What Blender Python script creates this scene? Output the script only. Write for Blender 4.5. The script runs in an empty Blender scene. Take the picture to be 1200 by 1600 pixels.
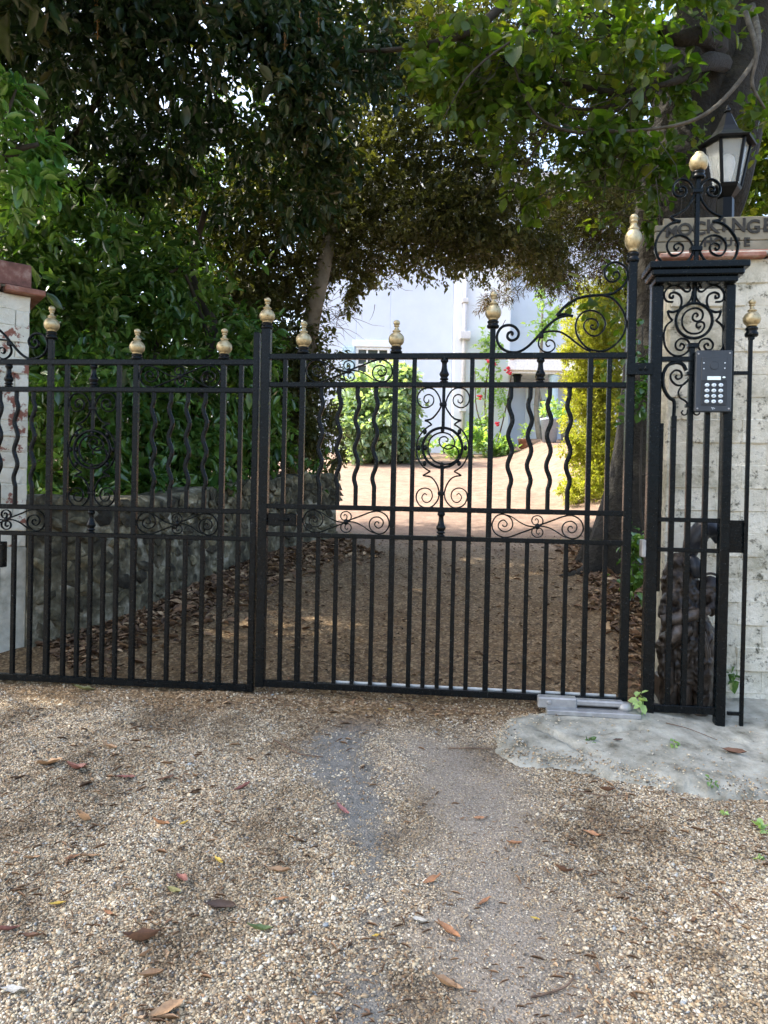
import bpy, math, random
import numpy as np
from mathutils import Matrix, Vector

random.seed(7)
rng = np.random.default_rng(11)
S = bpy.context.scene
C = S.collection
R = math.radians

# ------------------------------------------------------------------ camera, sky, sun, exposure
F = 1180.0                                   # focal length in photo pixels (photo 1200 x 1600)
EYE = np.array([0.0, 0.0, 1.49])
ROLL, PITCH = R(1.195), R(-0.507)
_fw = np.array([0, math.cos(PITCH), math.sin(PITCH)])
_up = np.array([0, -math.sin(PITCH), math.cos(PITCH)])
_rt = np.array([1.0, 0, 0])
CR_ = math.cos(ROLL) * _rt + math.sin(ROLL) * _up
CU_ = math.cos(ROLL) * _up - math.sin(ROLL) * _rt
cd = bpy.data.cameras.new('camera')
cam = bpy.data.objects.new('camera', cd)
C.objects.link(cam)
cd.sensor_fit = 'VERTICAL'
cd.sensor_height = 24.0
cd.lens = F / 1600 * 24.0
cd.clip_start, cd.clip_end = 0.05, 1000
m = Matrix.Identity(4)
for i in range(3):
    m[i][0], m[i][1], m[i][2], m[i][3] = CR_[i], CU_[i], -_fw[i], EYE[i]
cam.matrix_world = m
S.camera = cam

SUN = Vector((-0.75, 0.13, 0.95)).normalized()     # direction towards the sun
W = bpy.data.worlds.new('World')
S.world = W
W.use_nodes = True
nt = W.node_tree
bg = nt.nodes['Background']
sky = nt.nodes.new('ShaderNodeTexSky')
sky.sky_type = 'NISHITA'
sky.sun_disc = False
sky.sun_elevation = math.asin(SUN.z)
sky.sun_rotation = math.atan2(SUN.x, SUN.y)
sky.dust_density = 5.5
sky.air_density = 1.0
sky.ozone_density = 1.0
nt.links.new(sky.outputs[0], bg.inputs[0])
bg.inputs[1].default_value = 0.15
sd = bpy.data.lights.new('sun', 'SUN')
sd.energy = 2.0
sd.angle = R(0.6)
sd.color = (1.0, 0.93, 0.82)
so = bpy.data.objects.new('sun', sd)
C.objects.link(so)
so.rotation_euler = SUN.to_track_quat('Z', 'Y').to_euler()
so.location = (-6, 2, 12)

S.render.engine = 'CYCLES'
S.cycles.use_denoising = True
S.cycles.max_bounces = 8
S.cycles.transmission_bounces = 6
S.cycles.transparent_max_bounces = 8
S.cycles.caustics_reflective = False
S.cycles.caustics_refractive = False
vs = S.view_settings
vs.view_transform = 'Standard'
vs.look = 'None'
vs.gamma = 1
vs.exposure = 2.35
vs.use_curve_mapping = False

# ------------------------------------------------------------------ projection helpers (photo pixel -> point on a real surface)
def ray(px, py):
    return _fw + (px - 600) / F * CR_ - (py - 800) / F * CU_
def at(px, py, Y):
    d = ray(px, py)
    return EYE + d * (Y / d[1])
SL, TX = 0.155, 0.122
def gz(x, y):
    """height of the sloping drive"""
    x = np.asarray(x, float); y = np.asarray(y, float)
    s = y + TX * x
    s = np.where(s > 17.6, 17.6, s)
    s = np.where(s < -2.5, -2.5, s)
    t = np.clip((x - 1.05) / 0.6, 0, 1) * np.clip((5.2 - s) / 1.2, 0, 1)
    z = SL * s - 0.06 * t * t * (3 - 2 * t)
    t2 = np.clip((x - 1.75 - 0.02 * s) / 1.2, 0, 1) * np.clip((s - 4.6) / 1.0, 0, 1)   # bank on the right
    t3 = np.clip((-0.9 - x + np.clip(s - 4.2, 0, 3) * 0.30) / 0.5, 0, 1) * np.clip((s - 3.9) / .6, 0, 1) * np.clip((8.5 - s) / 1, 0, 1)
    return z + 0.35 * t2 * t2 + 0.05 * t3
def ground(px, py):
    d = ray(px, py)
    k = -EYE[2] / (d[2] - SL * (d[1] + TX * d[0]))
    for _ in range(12):
        p = EYE + d * k
        k = k + (gz(p[0], p[1]) - p[2]) / (d[2] - SL * (d[1] + TX * d[0]))
    p = EYE + d * k
    return np.array([p[0], p[1], float(gz(p[0], p[1]))])

class Plane:
    """upright plane; uv() gives (x along, z up) relative to the thing's base"""
    def __init__(self, o, th, u0, z0, off=0.0):
        self.th = th
        self.e = np.array([math.cos(th), math.sin(th), 0])
        self.n = np.array([-math.sin(th), math.cos(th), 0])
        self.b = np.array(o) + u0 * self.e + off * self.n
        self.b[2] = z0
    def uv(self, px, py):
        d = ray(px, py)
        t = ((self.b - EYE) @ self.n) / (d @ self.n)
        w = EYE + d * t
        return float((w - self.b) @ self.e), float(w[2] - self.b[2])
    def x(self, px, py=885):
        return self.uv(px, py)[0]
    def z(self, px, py):
        return self.uv(px, py)[1]
    def map(self, pts):
        return [self.uv(*p) for p in pts]

# ------------------------------------------------------------------ object helpers
def tag(o, label=None, cat=None, group=None, kind=None):
    if label: o['label'] = label
    if cat: o['category'] = cat
    if group: o['group'] = group
    if kind: o['kind'] = kind
    return o
def empty(name, loc, label, cat, group=None, rz=0.0):
    o = bpy.data.objects.new(name, None)
    C.objects.link(o)
    o.empty_display_size = 0.1
    o.location = loc
    o.rotation_euler = (0, 0, rz)
    return tag(o, label, cat, group)
def link(name, me, parent=None, loc=None, rot=None, scale=None):
    o = bpy.data.objects.new(name, me)
    C.objects.link(o)
    if parent: o.parent = parent
    if loc is not None: o.location = loc
    if rot is not None: o.rotation_euler = rot
    if scale is not None: o.scale = (scale,) * 3 if np.isscalar(scale) else scale
    return o

class MB:
    def __init__(self):
        self.v = []; self.f = []
    def add(self, v, f):
        n = len(self.v)
        self.v += [tuple(map(float, p)) for p in v]
        self.f += [tuple(i + n for i in q) for q in f]
        return self
    def mesh(self, name, mat, smooth=False):
        me = bpy.data.meshes.new(name)
        me.from_pydata(self.v, [], self.f)
        me.update()
        if mat: me.materials.append(mat)
        if smooth:
            me.polygons.foreach_set('use_smooth', [True] * len(me.polygons))
        return me
    def build(self, name, mat, parent=None, smooth=False, **k):
        return link(name, self.mesh(name, mat, smooth), parent, **k)

def cbox(mb, x0, x1, y0, y1, z0, z1, b=0.002):
    """box with chamfered edges"""
    b = min(b, (x1 - x0) / 2.2, (y1 - y0) / 2.2, (z1 - z0) / 2.2)
    X = (x0, x1); Y = (y0, y1); Z = (z0, z1)
    v = []; idx = {}
    for i in (0, 1):
        for j in (0, 1):
            for k in (0, 1):
                sx, sy, sz = (b, -b)[i], (b, -b)[j], (b, -b)[k]
                for ax, p in enumerate(((X[i], Y[j] + sy, Z[k] + sz), (X[i] + sx, Y[j], Z[k] + sz), (X[i] + sx, Y[j] + sy, Z[k]))):
                    idx[i, j, k, ax] = len(v); v.append(p)
    g = lambda *a: idx[a]
    f = []
    f.append((g(0,0,0,0), g(0,0,1,0), g(0,1,1,0), g(0,1,0,0)))
    f.append((g(1,0,0,0), g(1,1,0,0), g(1,1,1,0), g(1,0,1,0)))
    f.append((g(0,0,0,1), g(1,0,0,1), g(1,0,1,1), g(0,0,1,1)))
    f.append((g(0,1,0,1), g(0,1,1,1), g(1,1,1,1), g(1,1,0,1)))
    f.append((g(0,0,0,2), g(0,1,0,2), g(1,1,0,2), g(1,0,0,2)))
    f.append((g(0,0,1,2), g(1,0,1,2), g(1,1,1,2), g(0,1,1,2)))
    for i in (0, 1):
        for j in (0, 1):
            q = (g(i,j,0,0), g(i,j,0,1), g(i,j,1,1), g(i,j,1,0)); f.append(q if (i + j) % 2 == 0 else q[::-1])
            q = (g(i,0,j,0), g(i,0,j,2), g(i,1,j,2), g(i,1,j,0)); f.append(q if (i + j) % 2 else q[::-1])
            q = (g(0,i,j,1), g(0,i,j,2), g(1,i,j,2), g(1,i,j,1)); f.append(q if (i + j) % 2 == 0 else q[::-1])
            for k in (0, 1):
                q = (g(i,j,k,0), g(i,j,k,1), g(i,j,k,2)); f.append(q if (i + j + k) % 2 else q[::-1])
    return mb.add(v, f)

def crs(pts, n=5):
    """Catmull-Rom through points"""
    P = [np.array(p, float) for p in pts]
    if len(P) < 3: return P
    P = [2 * P[0] - P[1]] + P + [2 * P[-1] - P[-2]]
    out = []
    for i in range(1, len(P) - 2):
        a, b, c, d = P[i - 1:i + 3]
        for k in range(n):
            t = k / n
            out.append(0.5 * ((2 * b) + (c - a) * t + (2 * a - 5 * b + 4 * c - d) * t * t + (3 * b - a - 3 * c + d) * t ** 3))
    out.append(P[-2])
    return out

def strip(mb, pts, w, d, y=0.0, taper=0.0, n=5):
    """wrought bar bent in the x-z plane: chamfered section w wide, d deep"""
    p = np.array(crs(pts, n))
    t = np.gradient(p, axis=0)
    t /= np.maximum(np.linalg.norm(t, axis=1, keepdims=True), 1e-9)
    nn = np.stack([-t[:, 1], t[:, 0]], 1)
    N = len(p)
    ws = w * (1 - taper * np.linspace(0, 1, N))
    c = 0.3
    sec = [(-.5, -.5 + c), (-.5 + c, -.5), (.5 - c, -.5), (.5, -.5 + c), (.5, .5 - c), (.5 - c, .5), (-.5 + c, .5), (-.5, .5 - c)]
    v = []
    for i in range(N):
        for a, b in sec:
            q = p[i] + nn[i] * a * ws[i]
            v.append((q[0], y + b * d, q[1]))
    f = []
    m_ = len(sec)
    for i in range(N - 1):
        for k in range(m_):
            k2 = (k + 1) % m_
            f.append((i * m_ + k, i * m_ + k2, (i + 1) * m_ + k2, (i + 1) * m_ + k))
    f.append(tuple(range(m_))[::-1]); f.append(tuple((N - 1) * m_ + k for k in range(m_)))
    return mb.add(v, f)

def lathe(mb, prof, segs=20, x=0, y=0, z=0, sx=1.0):
    """prof = [(r, h)] from bottom to top"""
    v = []; f = []
    for r, h in prof:
        for k in range(segs):
            a = 2 * math.pi * k / segs
            v.append((x + r * math.cos(a), y + r * math.sin(a), z + h))
    n = len(prof)
    for i in range(n - 1):
        for k in range(segs):
            k2 = (k + 1) % segs
            f.append((i * segs + k, i * segs + k2, (i + 1) * segs + k2, (i + 1) * segs + k))
    f.append(tuple(range(segs))[::-1]); f.append(tuple((n - 1) * segs + k for k in range(segs)))
    return mb.add(v, f)

def tube(mb, pts, rad, segs=8, n=4, wob=0.0):
    p = np.array(crs(pts, n)) if n > 1 else np.array(pts, float)
    N = len(p)
    rr = np.interp(np.linspace(0, 1, N), np.linspace(0, 1, len(rad)), rad) if not np.isscalar(rad) else np.full(N, rad)
    t = np.gradient(p, axis=0); t /= np.maximum(np.linalg.norm(t, axis=1, keepdims=True), 1e-9)
    ref = np.array([0.31, 0.9, 0.2])
    v = []; f = []
    for i in range(N):
        a = np.cross(t[i], ref); a /= np.linalg.norm(a)
        b = np.cross(t[i], a)
        for k in range(segs):
            an = 2 * math.pi * k / segs
            w = 1 + wob * (math.sin(3 * an + i * .35) * .5 + math.sin(5 * an - i * .2 + 1.3) * .35 + math.sin(2 * an + 0.6 * i) * .3)
            v.append(p[i] + (a * math.cos(an) + b * math.sin(an)) * rr[i] * w)
    for i in range(N - 1):
        for k in range(segs):
            k2 = (k + 1) % segs
            f.append((i * segs + k, i * segs + k2, (i + 1) * segs + k2, (i + 1) * segs + k))
    f.append(tuple(range(segs))[::-1]); f.append(tuple((N - 1) * segs + k for k in range(segs)))
    return mb.add(v, f)

def npmesh(name, v, f, mat, attrs=None, smooth=False):
    """fast mesh from arrays; f is (n, k) with equal k"""
    me = bpy.data.meshes.new(name)
    nv, nf, k = len(v), len(f), f.shape[1]
    me.vertices.add(nv); me.vertices.foreach_set('co', np.ascontiguousarray(v, np.float32).ravel())
    me.loops.add(nf * k); me.loops.foreach_set('vertex_index', np.ascontiguousarray(f, np.int32).ravel())
    me.polygons.add(nf)
    me.polygons.foreach_set('loop_start', np.arange(0, nf * k, k, dtype=np.int32))
    if smooth: me.polygons.foreach_set('use_smooth', np.ones(nf, bool))
    for an, av in (attrs or {}).items():
        a = me.attributes.new(an, 'FLOAT', 'POINT')
        a.data.foreach_set('value', np.ascontiguousarray(av, np.float32))
    me.update(calc_edges=True)
    if mat: me.materials.append(mat)
    return me

# ------------------------------------------------------------------ materials
def newmat(name):
    mt = bpy.data.materials.new(name)
    mt.use_nodes = True
    n = mt.node_tree.nodes
    return mt, n, mt.node_tree.links, n['Principled BSDF']
def ramp(n, stops, interp='LINEAR'):
    r = n.new('ShaderNodeValToRGB')
    cr = r.color_ramp
    cr.interpolation = interp
    while len(cr.elements) < len(stops): cr.elements.new(0.5)
    for e, (p, c) in zip(cr.elements, stops):
        e.position = p; e.color = (*c, 1)
    return r
def noise(n, l, scale, detail=4, coord=None, rough=0.6):
    t = n.new('ShaderNodeTexNoise')
    t.inputs['Scale'].default_value = scale; t.inputs['Detail'].default_value = detail; t.inputs['Roughness'].default_value = rough
    if coord is not None: l.new(coord, t.inputs['Vector'])
    return t
def coords(n, which='Object'):
    return n.new('ShaderNodeTexCoord').outputs[which]
def bump(n, l, h, strength, dist, bs):
    b = n.new('ShaderNodeBump')
    b.inputs['Strength'].default_value = strength; b.inputs['Distance'].default_value = dist
    l.new(h, b.inputs['Height']); l.new(b.outputs[0], bs.inputs['Normal'])
    return b
def mixc(n, l, fac, a, b, blend='MIX'):
    x = n.new('ShaderNodeMix'); x.data_type = 'RGBA'; x.blend_type = blend
    for s, v in ((0, fac), (6, a), (7, b)):
        if hasattr(v, 'is_linked') or hasattr(v, 'links'): l.new(v, x.inputs[s])
        elif s == 0: x.inputs[0].default_value = v
        else: x.inputs[s].default_value = (*v, 1)
    return x.outputs[2]
def surf(name, stops, scale=8, detail=6, rough=0.7, bs=0.3, bd=0.003, bscale=60, metallic=0, spec=0.5, world=False):
    """colour from noise through a ramp, fine bump"""
    mt, n, l, p = newmat(name)
    co = n.new('ShaderNodeNewGeometry').outputs['Position'] if world else coords(n)
    t = noise(n, l, scale, detail, co)
    r = ramp(n, stops)
    l.new(t.outputs[0], r.inputs[0]); l.new(r.outputs[0], p.inputs['Base Color'])
    p.inputs['Roughness'].default_value = rough; p.inputs['Metallic'].default_value = metallic
    p.inputs['Specular IOR Level'].default_value = spec
    if bs:
        t2 = noise(n, l, bscale, 5, co)
        bump(n, l, t2.outputs[0], bs, bd, p)
    return mt

def mat_iron():
    mt, n, l, p = newmat('black_gate_paint')
    co = n.new('ShaderNodeNewGeometry').outputs['Position']
    t = noise(n, l, 18, 5, co); r = ramp(n, [(0.3, (.0008, .0024, .0034)), (0.7, (.0018, .0044, .006))])
    l.new(t.outputs[0], r.inputs[0])
    sp = noise(n, l, 240, 2, co); rs = ramp(n, [(0.70, (0, 0, 0)), (0.73, (1, 1, 1))]); l.new(sp.outputs[0], rs.inputs[0])
    l.new(mixc(n, l, rs.outputs[0], r.outputs[0], (.14, .155, .155)), p.inputs['Base Color'])
    p.inputs['Specular IOR Level'].default_value = .16
    t3 = noise(n, l, 30, 4, co); rr = ramp(n, [(.3, (.2,) * 3), (.75, (.38,) * 3)]); l.new(t3.outputs[0], rr.inputs[0]); l.new(rr.outputs[0], p.inputs['Roughness'])
    t2 = noise(n, l, 70, 4, co); bump(n, l, t2.outputs[0], 0.35, 0.0025, p)
    return mt
def mat_gold():
    mt, n, l, p = newmat('gold_paint')
    co = n.new('ShaderNodeNewGeometry').outputs['Position']
    t = noise(n, l, 60, 5, co); r = ramp(n, [(0.28, (.19, .145, .07)), (0.45, (.41, .345, .2)), (.75, (.5, .435, .275))])
    l.new(t.outputs[0], r.inputs[0]); l.new(r.outputs[0], p.inputs['Base Color'])
    p.inputs['Metallic'].default_value = 0.65; p.inputs['Roughness'].default_value = 0.42
    bump(n, l, t.outputs[0], 0.3, 0.002, p)
    return mt
def mat_leaf(name, stops, trans=0.35, rough=0.35, spec=0.5, tcol=None):
    mt, n, l, p = newmat(name)
    at_ = n.new('ShaderNodeAttribute'); at_.attribute_name = 'rnd'
    oi = n.new('ShaderNodeObjectInfo')
    ad = n.new('ShaderNodeMath'); ad.operation = 'ADD'
    l.new(at_.outputs['Fac'], ad.inputs[0]); l.new(oi.outputs['Random'], ad.inputs[1])
    fr = n.new('ShaderNodeMath'); fr.operation = 'PINGPONG'; fr.inputs[1].default_value = 1.0
    l.new(ad.outputs[0], fr.inputs[0])
    r = ramp(n, stops); l.new(fr.outputs[0], r.inputs[0])
    t = noise(n, l, 35, 3, n.new('ShaderNodeNewGeometry').outputs['Position'])
    rm = ramp(n, [(.3, (.75,) * 3), (.7, (1.15,) * 3)]); l.new(t.outputs[0], rm.inputs[0])
    col = mixc(n, l, 1.0, r.outputs[0], rm.outputs[0], 'MULTIPLY')
    l.new(col, p.inputs['Base Color'])
    p.inputs['Roughness'].default_value = rough; p.inputs['Specular IOR Level'].default_value = spec
    tr = n.new('ShaderNodeBsdfTranslucent')
    tc = mixc(n, l, 1.0, col, tcol or (2.4, 2.3, 0.7), 'MULTIPLY')
    l.new(tc, tr.inputs['Color'])
    mx = n.new('ShaderNodeMixShader'); mx.inputs[0].default_value = trans
    l.new(p.outputs[0], mx.inputs[1]); l.new(tr.outputs[0], mx.inputs[2])
    out = n['Material Output']
    l.new(mx.outputs[0], out.inputs['Surface'])
    return mt
def mat_plain(name, col, rough=0.5, metallic=0, spec=0.5):
    mt, n, l, p = newmat(name)
    co = n.new('ShaderNodeNewGeometry').outputs['Position']
    t = noise(n, l, 25, 4, co)
    r = ramp(n, [(.3, tuple(c * .85 for c in col)), (.7, tuple(min(1, c * 1.12) for c in col))])
    l.new(t.outputs[0], r.inputs[0]); l.new(r.outputs[0], p.inputs['Base Color'])
    p.inputs['Roughness'].default_value = rough; p.inputs['Metallic'].default_value = metallic; p.inputs['Specular IOR Level'].default_value = spec
    return mt

M = {}
M['iron'] = mat_iron()
M['gold'] = mat_gold()
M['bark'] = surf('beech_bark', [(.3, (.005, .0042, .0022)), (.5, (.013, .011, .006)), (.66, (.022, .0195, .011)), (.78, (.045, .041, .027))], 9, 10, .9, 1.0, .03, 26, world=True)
M['bark_grey'] = surf('grey_bark', [(.3, (.14, .12, .09)), (.7, (.28, .25, .2))], 9, 6, .85, .6, .01, 40, world=True)
M['bark_mid'] = surf('lichened_bark', [(.3, (.03, .027, .02)), (.55, (.08, .073, .055)), (.75, (.16, .15, .12))], 14, 7, .9, .6, .008, 40, world=True)
M['bark_dark'] = surf('dark_bark', [(.3, (.02, .018, .013)), (.7, (.05, .042, .03))], 12, 6, .9, .6, .01, 50, world=True)
M['twig'] = surf('brown_twig', [(.3, (.06, .035, .02)), (.7, (.14, .08, .05))], 20, 4, .9, 0, world=True)
M['alu'] = surf('galvanised_metal', [(.3, (.22, .23, .23)), (.7, (.4, .41, .41))], 20, 5, .45, .2, .001, 90, metallic=.4)
M['wood_sign'] = surf('weathered_wood', [(.25, (.09, .085, .06)), (.5, (.17, .16, .115)), (.75, (.25, .235, .18))], 6, 7, .85, .5, .004, 40)
M['letter'] = surf('worn_black_lettering', [(.35, (.008, .009, .008)), (.75, (.035, .035, .028))], 40, 4, .8, .2)
M['tile'] = surf('red_clay_tile', [(.3, (.17, .075, .05)), (.52, (.28, .13, .09)), (.68, (.4, .3, .24))], 14, 6, .85, .5, .004, 50, world=True)
M['brick_red'] = surf('red_brick', [(.3, (.10, .05, .04)), (.52, (.19, .09, .07)), (.68, (.3, .2, .165))], 18, 6, .9, .5, .004, 60, world=True)
M['glass'] = None
mt, n, l, p = newmat('lantern_glass')
p.inputs['Base Color'].default_value = (.55, .6, .58, 1); p.inputs['Roughness'].default_value = .12
tr_ = n.new('ShaderNodeBsdfTransparent'); mx_ = n.new('ShaderNodeMixShader'); mx_.inputs[0].default_value = .3
l.new(tr_.outputs[0], mx_.inputs[1]); l.new(p.outputs[0], mx_.inputs[2]); l.new(mx_.outputs[0], n['Material Output'].inputs['Surface'])
M['glass'] = mt
mt, n, l, p = newmat('window_glass')
p.inputs['Base Color'].default_value = (.06, .075, .08, 1); p.inputs['Roughness'].default_value = .06; p.inputs['Specular IOR Level'].default_value = .8
M['window'] = mt
M['white_bulb'] = mat_plain('opal_bulb', (.8, .82, .8), .3)
M['lantern'] = mat_plain('lantern_black', (.0014, .0026, .0036), .42, 0, .14)
M['panel'] = mat_plain('intercom_grey', (.036, .044, .052), .42, .3)
M['panel_dark'] = mat_plain('intercom_dark', (.012, .017, .023), .5)
M['key'] = mat_plain('intercom_key', (.62, .72, .78), .3)
M['key_mark'] = mat_plain('key_print', (.12, .17, .22), .5)
M['plate'] = mat_plain('name_plate', (.72, .85, .82), .4)

def mat_whitebrick(name, patch, stain):
    mt, n, l, p = newmat(name)
    co = n.new('ShaderNodeNewGeometry').outputs['Position']
    t = noise(n, l, 6, 6, co); r = ramp(n, [(.25, (.5, .485, .38)), (.6, (.75, .73, .61))]); l.new(t.outputs[0], r.inputs[0])
    col = r.outputs[0]
    if stain:
        t2 = noise(n, l, 3.2, 8, co, .72); r2 = ramp(n, [(.5, (0,) * 3), (.72, (1,) * 3)]); l.new(t2.outputs[0], r2.inputs[0])
        col = mixc(n, l, r2.outputs[0], col, (.19, .18, .10))
        t4 = noise(n, l, 22, 6, co, .75); r4 = ramp(n, [(.55, (0,) * 3), (.66, (1,) * 3)]); l.new(t4.outputs[0], r4.inputs[0])
        col = mixc(n, l, r4.outputs[0], col, (.10, .10, .07))
    t3 = noise(n, l, 9, 7, co, .7); r3 = ramp(n, [(patch, (0,) * 3), (patch + .03, (1,) * 3)]); l.new(t3.outputs[0], r3.inputs[0])
    col = mixc(n, l, r3.outputs[0], col, (.27, .12, .085) if not stain else (.3, .27, .2))
    l.new(col, p.inputs['Base Color'])
    p.inputs['Roughness'].default_value = .9; p.inputs['Specular IOR Level'].default_value = .2
    t5 = noise(n, l, 28, 8, co, .7); bump(n, l, t5.outputs[0], 1.0, .012, p)
    return mt
M['whitebrick'] = mat_whitebrick('flaking_white_paint', .55, False)
M['whitebrick2'] = mat_whitebrick('stained_white_paint', .66, True)
M['render_grey'] = surf('grey_render', [(.3, (.24, .235, .18)), (.45, (.46, .45, .37)), (.7, (.7, .69, .59))], 7, 9, .9, .8, .01, 25, world=True)
M['flint'] = surf('mossy_flint', [(.3, (.016, .015, .008)), (.43, (.05, .044, .024)), (.54, (.11, .098, .057)), (.62, (.19, .17, .11)), (.7, (.42, .39, .3))], 11, 10, .85, 1.0, .02, 30, world=True)
mt = M['flint']; n, l = mt.node_tree.nodes, mt.node_tree.links; p = n['Principled BSDF']
src = p.inputs['Base Color'].links[0].from_socket
oi_ = n.new('ShaderNodeObjectInfo'); ro_ = ramp(n, [(0, (.35, .33, .3)), (.5, (.9, .88, .82)), (1, (1.7, 1.65, 1.55))]); l.new(oi_.outputs['Random'], ro_.inputs[0])
l.new(mixc(n, l, 1.0, src, ro_.outputs[0], 'MULTIPLY'), p.inputs['Base Color'])
M['mortar'] = surf('old_mortar', [(.33, (.022, .02, .011)), (.45, (.07, .062, .036)), (.55, (.15, .135, .085)), (.68, (.42, .39, .3))], 8, 10, .95, 1.0, .02, 30, world=True)
M['concrete'] = surf('pale_concrete', [(.3, (.10, .096, .07)), (.4, (.215, .21, .165)), (.53, (.31, .305, .25)), (.7, (.41, .405, .34))], 11, 10, .9, .9, .008, 70, world=True)

M['laurel'] = mat_leaf('laurel_leaf', [(0, (.022, .058, .018)), (.4, (.045, .115, .028)), (.75, (.075, .165, .036)), (1, (.13, .23, .05))], .22, .24, .65)
M['bright'] = mat_leaf('young_evergreen_leaf', [(0, (.04, .125, .026)), (.5, (.075, .20, .04)), (1, (.15, .29, .065))], .25, .25, .6)
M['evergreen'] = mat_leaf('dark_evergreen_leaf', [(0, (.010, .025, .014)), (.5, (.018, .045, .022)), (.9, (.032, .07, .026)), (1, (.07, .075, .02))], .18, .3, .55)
M['oak'] = mat_leaf('holm_oak_leaf', [(0, (.018, .024, .010)), (.4, (.036, .045, .017)), (.8, (.07, .08, .03)), (1, (.12, .13, .05))], .3, .45, .4, (2.0, 2.0, .6))
M['beech'] = mat_leaf('beech_leaf', [(0, (.024, .054, .012)), (.5, (.046, .09, .018)), (.85, (.075, .125, .022)), (1, (.13, .145, .03))], .46, .38, .45, (2.5, 2.6, .5))
M['hedge'] = mat_leaf('golden_hedge_leaf', [(0, (.08, .14, .02)), (.5, (.22, .26, .035)), (1, (.36, .34, .07))], .45, .5, .3, (1.6, 1.75, .6))
M['conifer'] = mat_leaf('conifer_needles', [(0, (.018, .02, .009)), (.35, (.035, .03, .014)), (.5, (.075, .035, .018)), (.62, (.04, .048, .016)), (1, (.10, .105, .03))], .35, .6, .3, (1.9, 1.6, .6))
M['ivy'] = mat_leaf('ivy_leaf', [(0, (.08, .15, .11)), (.5, (.18, .28, .2)), (1, (.32, .43, .32))], .3, .35, .5)
M['fresh'] = mat_leaf('fresh_green_leaf', [(0, (.12, .22, .08)), (.5, (.22, .36, .13)), (1, (.34, .48, .2))], .35, .45, .4)
M['flower'] = mat_plain('red_petals', (.6, .03, .06), .6)

# ------------------------------------------------------------------ ground
bare_line = np.array([ground(*p)[:2] for p in [(560, 1130), (520, 1185), (545, 1225), (560, 1265), (590, 1330), (575, 1390), (592, 1450), (580, 1500), (575, 1590)]])
def dist_poly(x, y, L):
    d = np.full(np.shape(x), 1e9)
    for a, b in zip(L[:-1], L[1:]):
        ab = b - a
        t = np.clip(((x - a[0]) * ab[0] + (y - a[1]) * ab[1]) / (ab @ ab), 0, 1)
        d = np.minimum(d, np.hypot(x - a[0] - t * ab[0], y - a[1] - t * ab[1]))
    return d
def wav(x, y, f, ph=0.0):
    return (np.sin(x * f + 1.7 * np.sin(y * f * .71 + ph)) + np.sin(y * f * 1.13 + 1.9 * np.sin(x * f * .83 - ph)) + .6 * np.sin((x + y) * f * 2.3 + ph)) / 2.6
def bare_mask(x, y):
    d = dist_poly(x, y, bare_line) + .045 * wav(x, y, 9) + .035 * wav(x, y, 31, 2) + .015 * wav(x, y, 77, 1)
    w = .06 + .085 * np.clip((y - 2.35) / .4, 0, 1)
    return np.clip((w - d) / .13 + .25, 0, 1)
def fine_mask(x, y):
    L = np.array([ground(*p)[:2] for p in [(700, 1180), (740, 1300), (790, 1420), (800, 1590)]])
    d = dist_poly(x, y, L) + .10 * wav(x, y, 7, 1) + .05 * wav(x, y, 23)
    return np.clip((.24 - d) / .28 + .3, 0, 1)
def litter_shade_mask(x, y):
    s = y + TX * x
    a = np.clip((s - 3.27 + .10 * wav(x, y, 5, 3)) / .22, 0, 1) * np.clip((7.6 - s + .4 * wav(x, y, 3)) / 1.0, 0, 1)  # brown litter, brought forward to paint the shade band under the gate too
    return a
def axis(parts):
    o = []
    for a, b, st in parts: o += list(np.arange(a, b, st))
    return np.array(o + [parts[-1][1]])
gx = axis([(-120, -20, 20), (-20, -4, 1), (-4, -2, .08), (-2, 2.2, .03), (2.2, 5, .1), (5, 20, 1), (20, 120, 20)])
gy = axis([(-60, -4, 8), (-4, 1.2, .4), (1.2, 5, .03), (5, 9, .08), (9, 20, .25), (20, 40, 2), (40, 200, 20)])
X, Y = np.meshgrid(gx, gy)
near = np.clip((Y - 1) / .5, 0, 1) * np.clip((9 - Y) / 2, 0, 1)
Z = gz(X, Y) + near * (.010 * wav(X, Y, 4) + .006 * wav(X, Y, 15, 1) + .003 * wav(X, Y, 50, 2))
Z += np.where(X < -1.9, 0, 0)
nxg, nyg = len(gx), len(gy)
ii = np.arange(nxg * nyg).reshape(nyg, nxg)
fc = np.stack([ii[:-1, :-1], ii[:-1, 1:], ii[1:, 1:], ii[1:, :-1]], -1).reshape(-1, 4)
V = np.stack([X, Y, Z], -1).reshape(-1, 3)

mt, n, l, p = newmat('gravel_drive')
co = n.new('ShaderNodeNewGeometry').outputs['Position']
def attr(nm):
    a = n.new('ShaderNodeAttribute'); a.attribute_name = nm; return a.outputs['Fac']
vo = n.new('ShaderNodeTexVoronoi'); vo.inputs['Scale'].default_value = 150; l.new(co, vo.inputs['Vector'])
sep = n.new('ShaderNodeSeparateColor'); l.new(vo.outputs['Color'], sep.inputs[0])
r1 = ramp(n, [(0, (.10, .09, .07)), (.3, (.24, .2, .145)), (.55, (.36, .3, .215)), (.8, (.46, .4, .3)), (1, (.56, .53, .44))]); l.new(sep.outputs[0], r1.inputs[0])
dm = ramp(n, [(0.0, (1, 1, 1)), (.75, (.55, .52, .48))]); l.new(vo.outputs['Distance'], dm.inputs[0])
mulf = n.new('ShaderNodeMath'); mulf.operation = 'MULTIPLY'; l.new(vo.outputs['Distance'], mulf.inputs[0]); mulf.inputs[1].default_value = 1.0
l.new(mulf.outputs[0], dm.inputs[0])
peb = mixc(n, l, 1.0, r1.outputs[0], dm.outputs[0], 'MULTIPLY')
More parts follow.
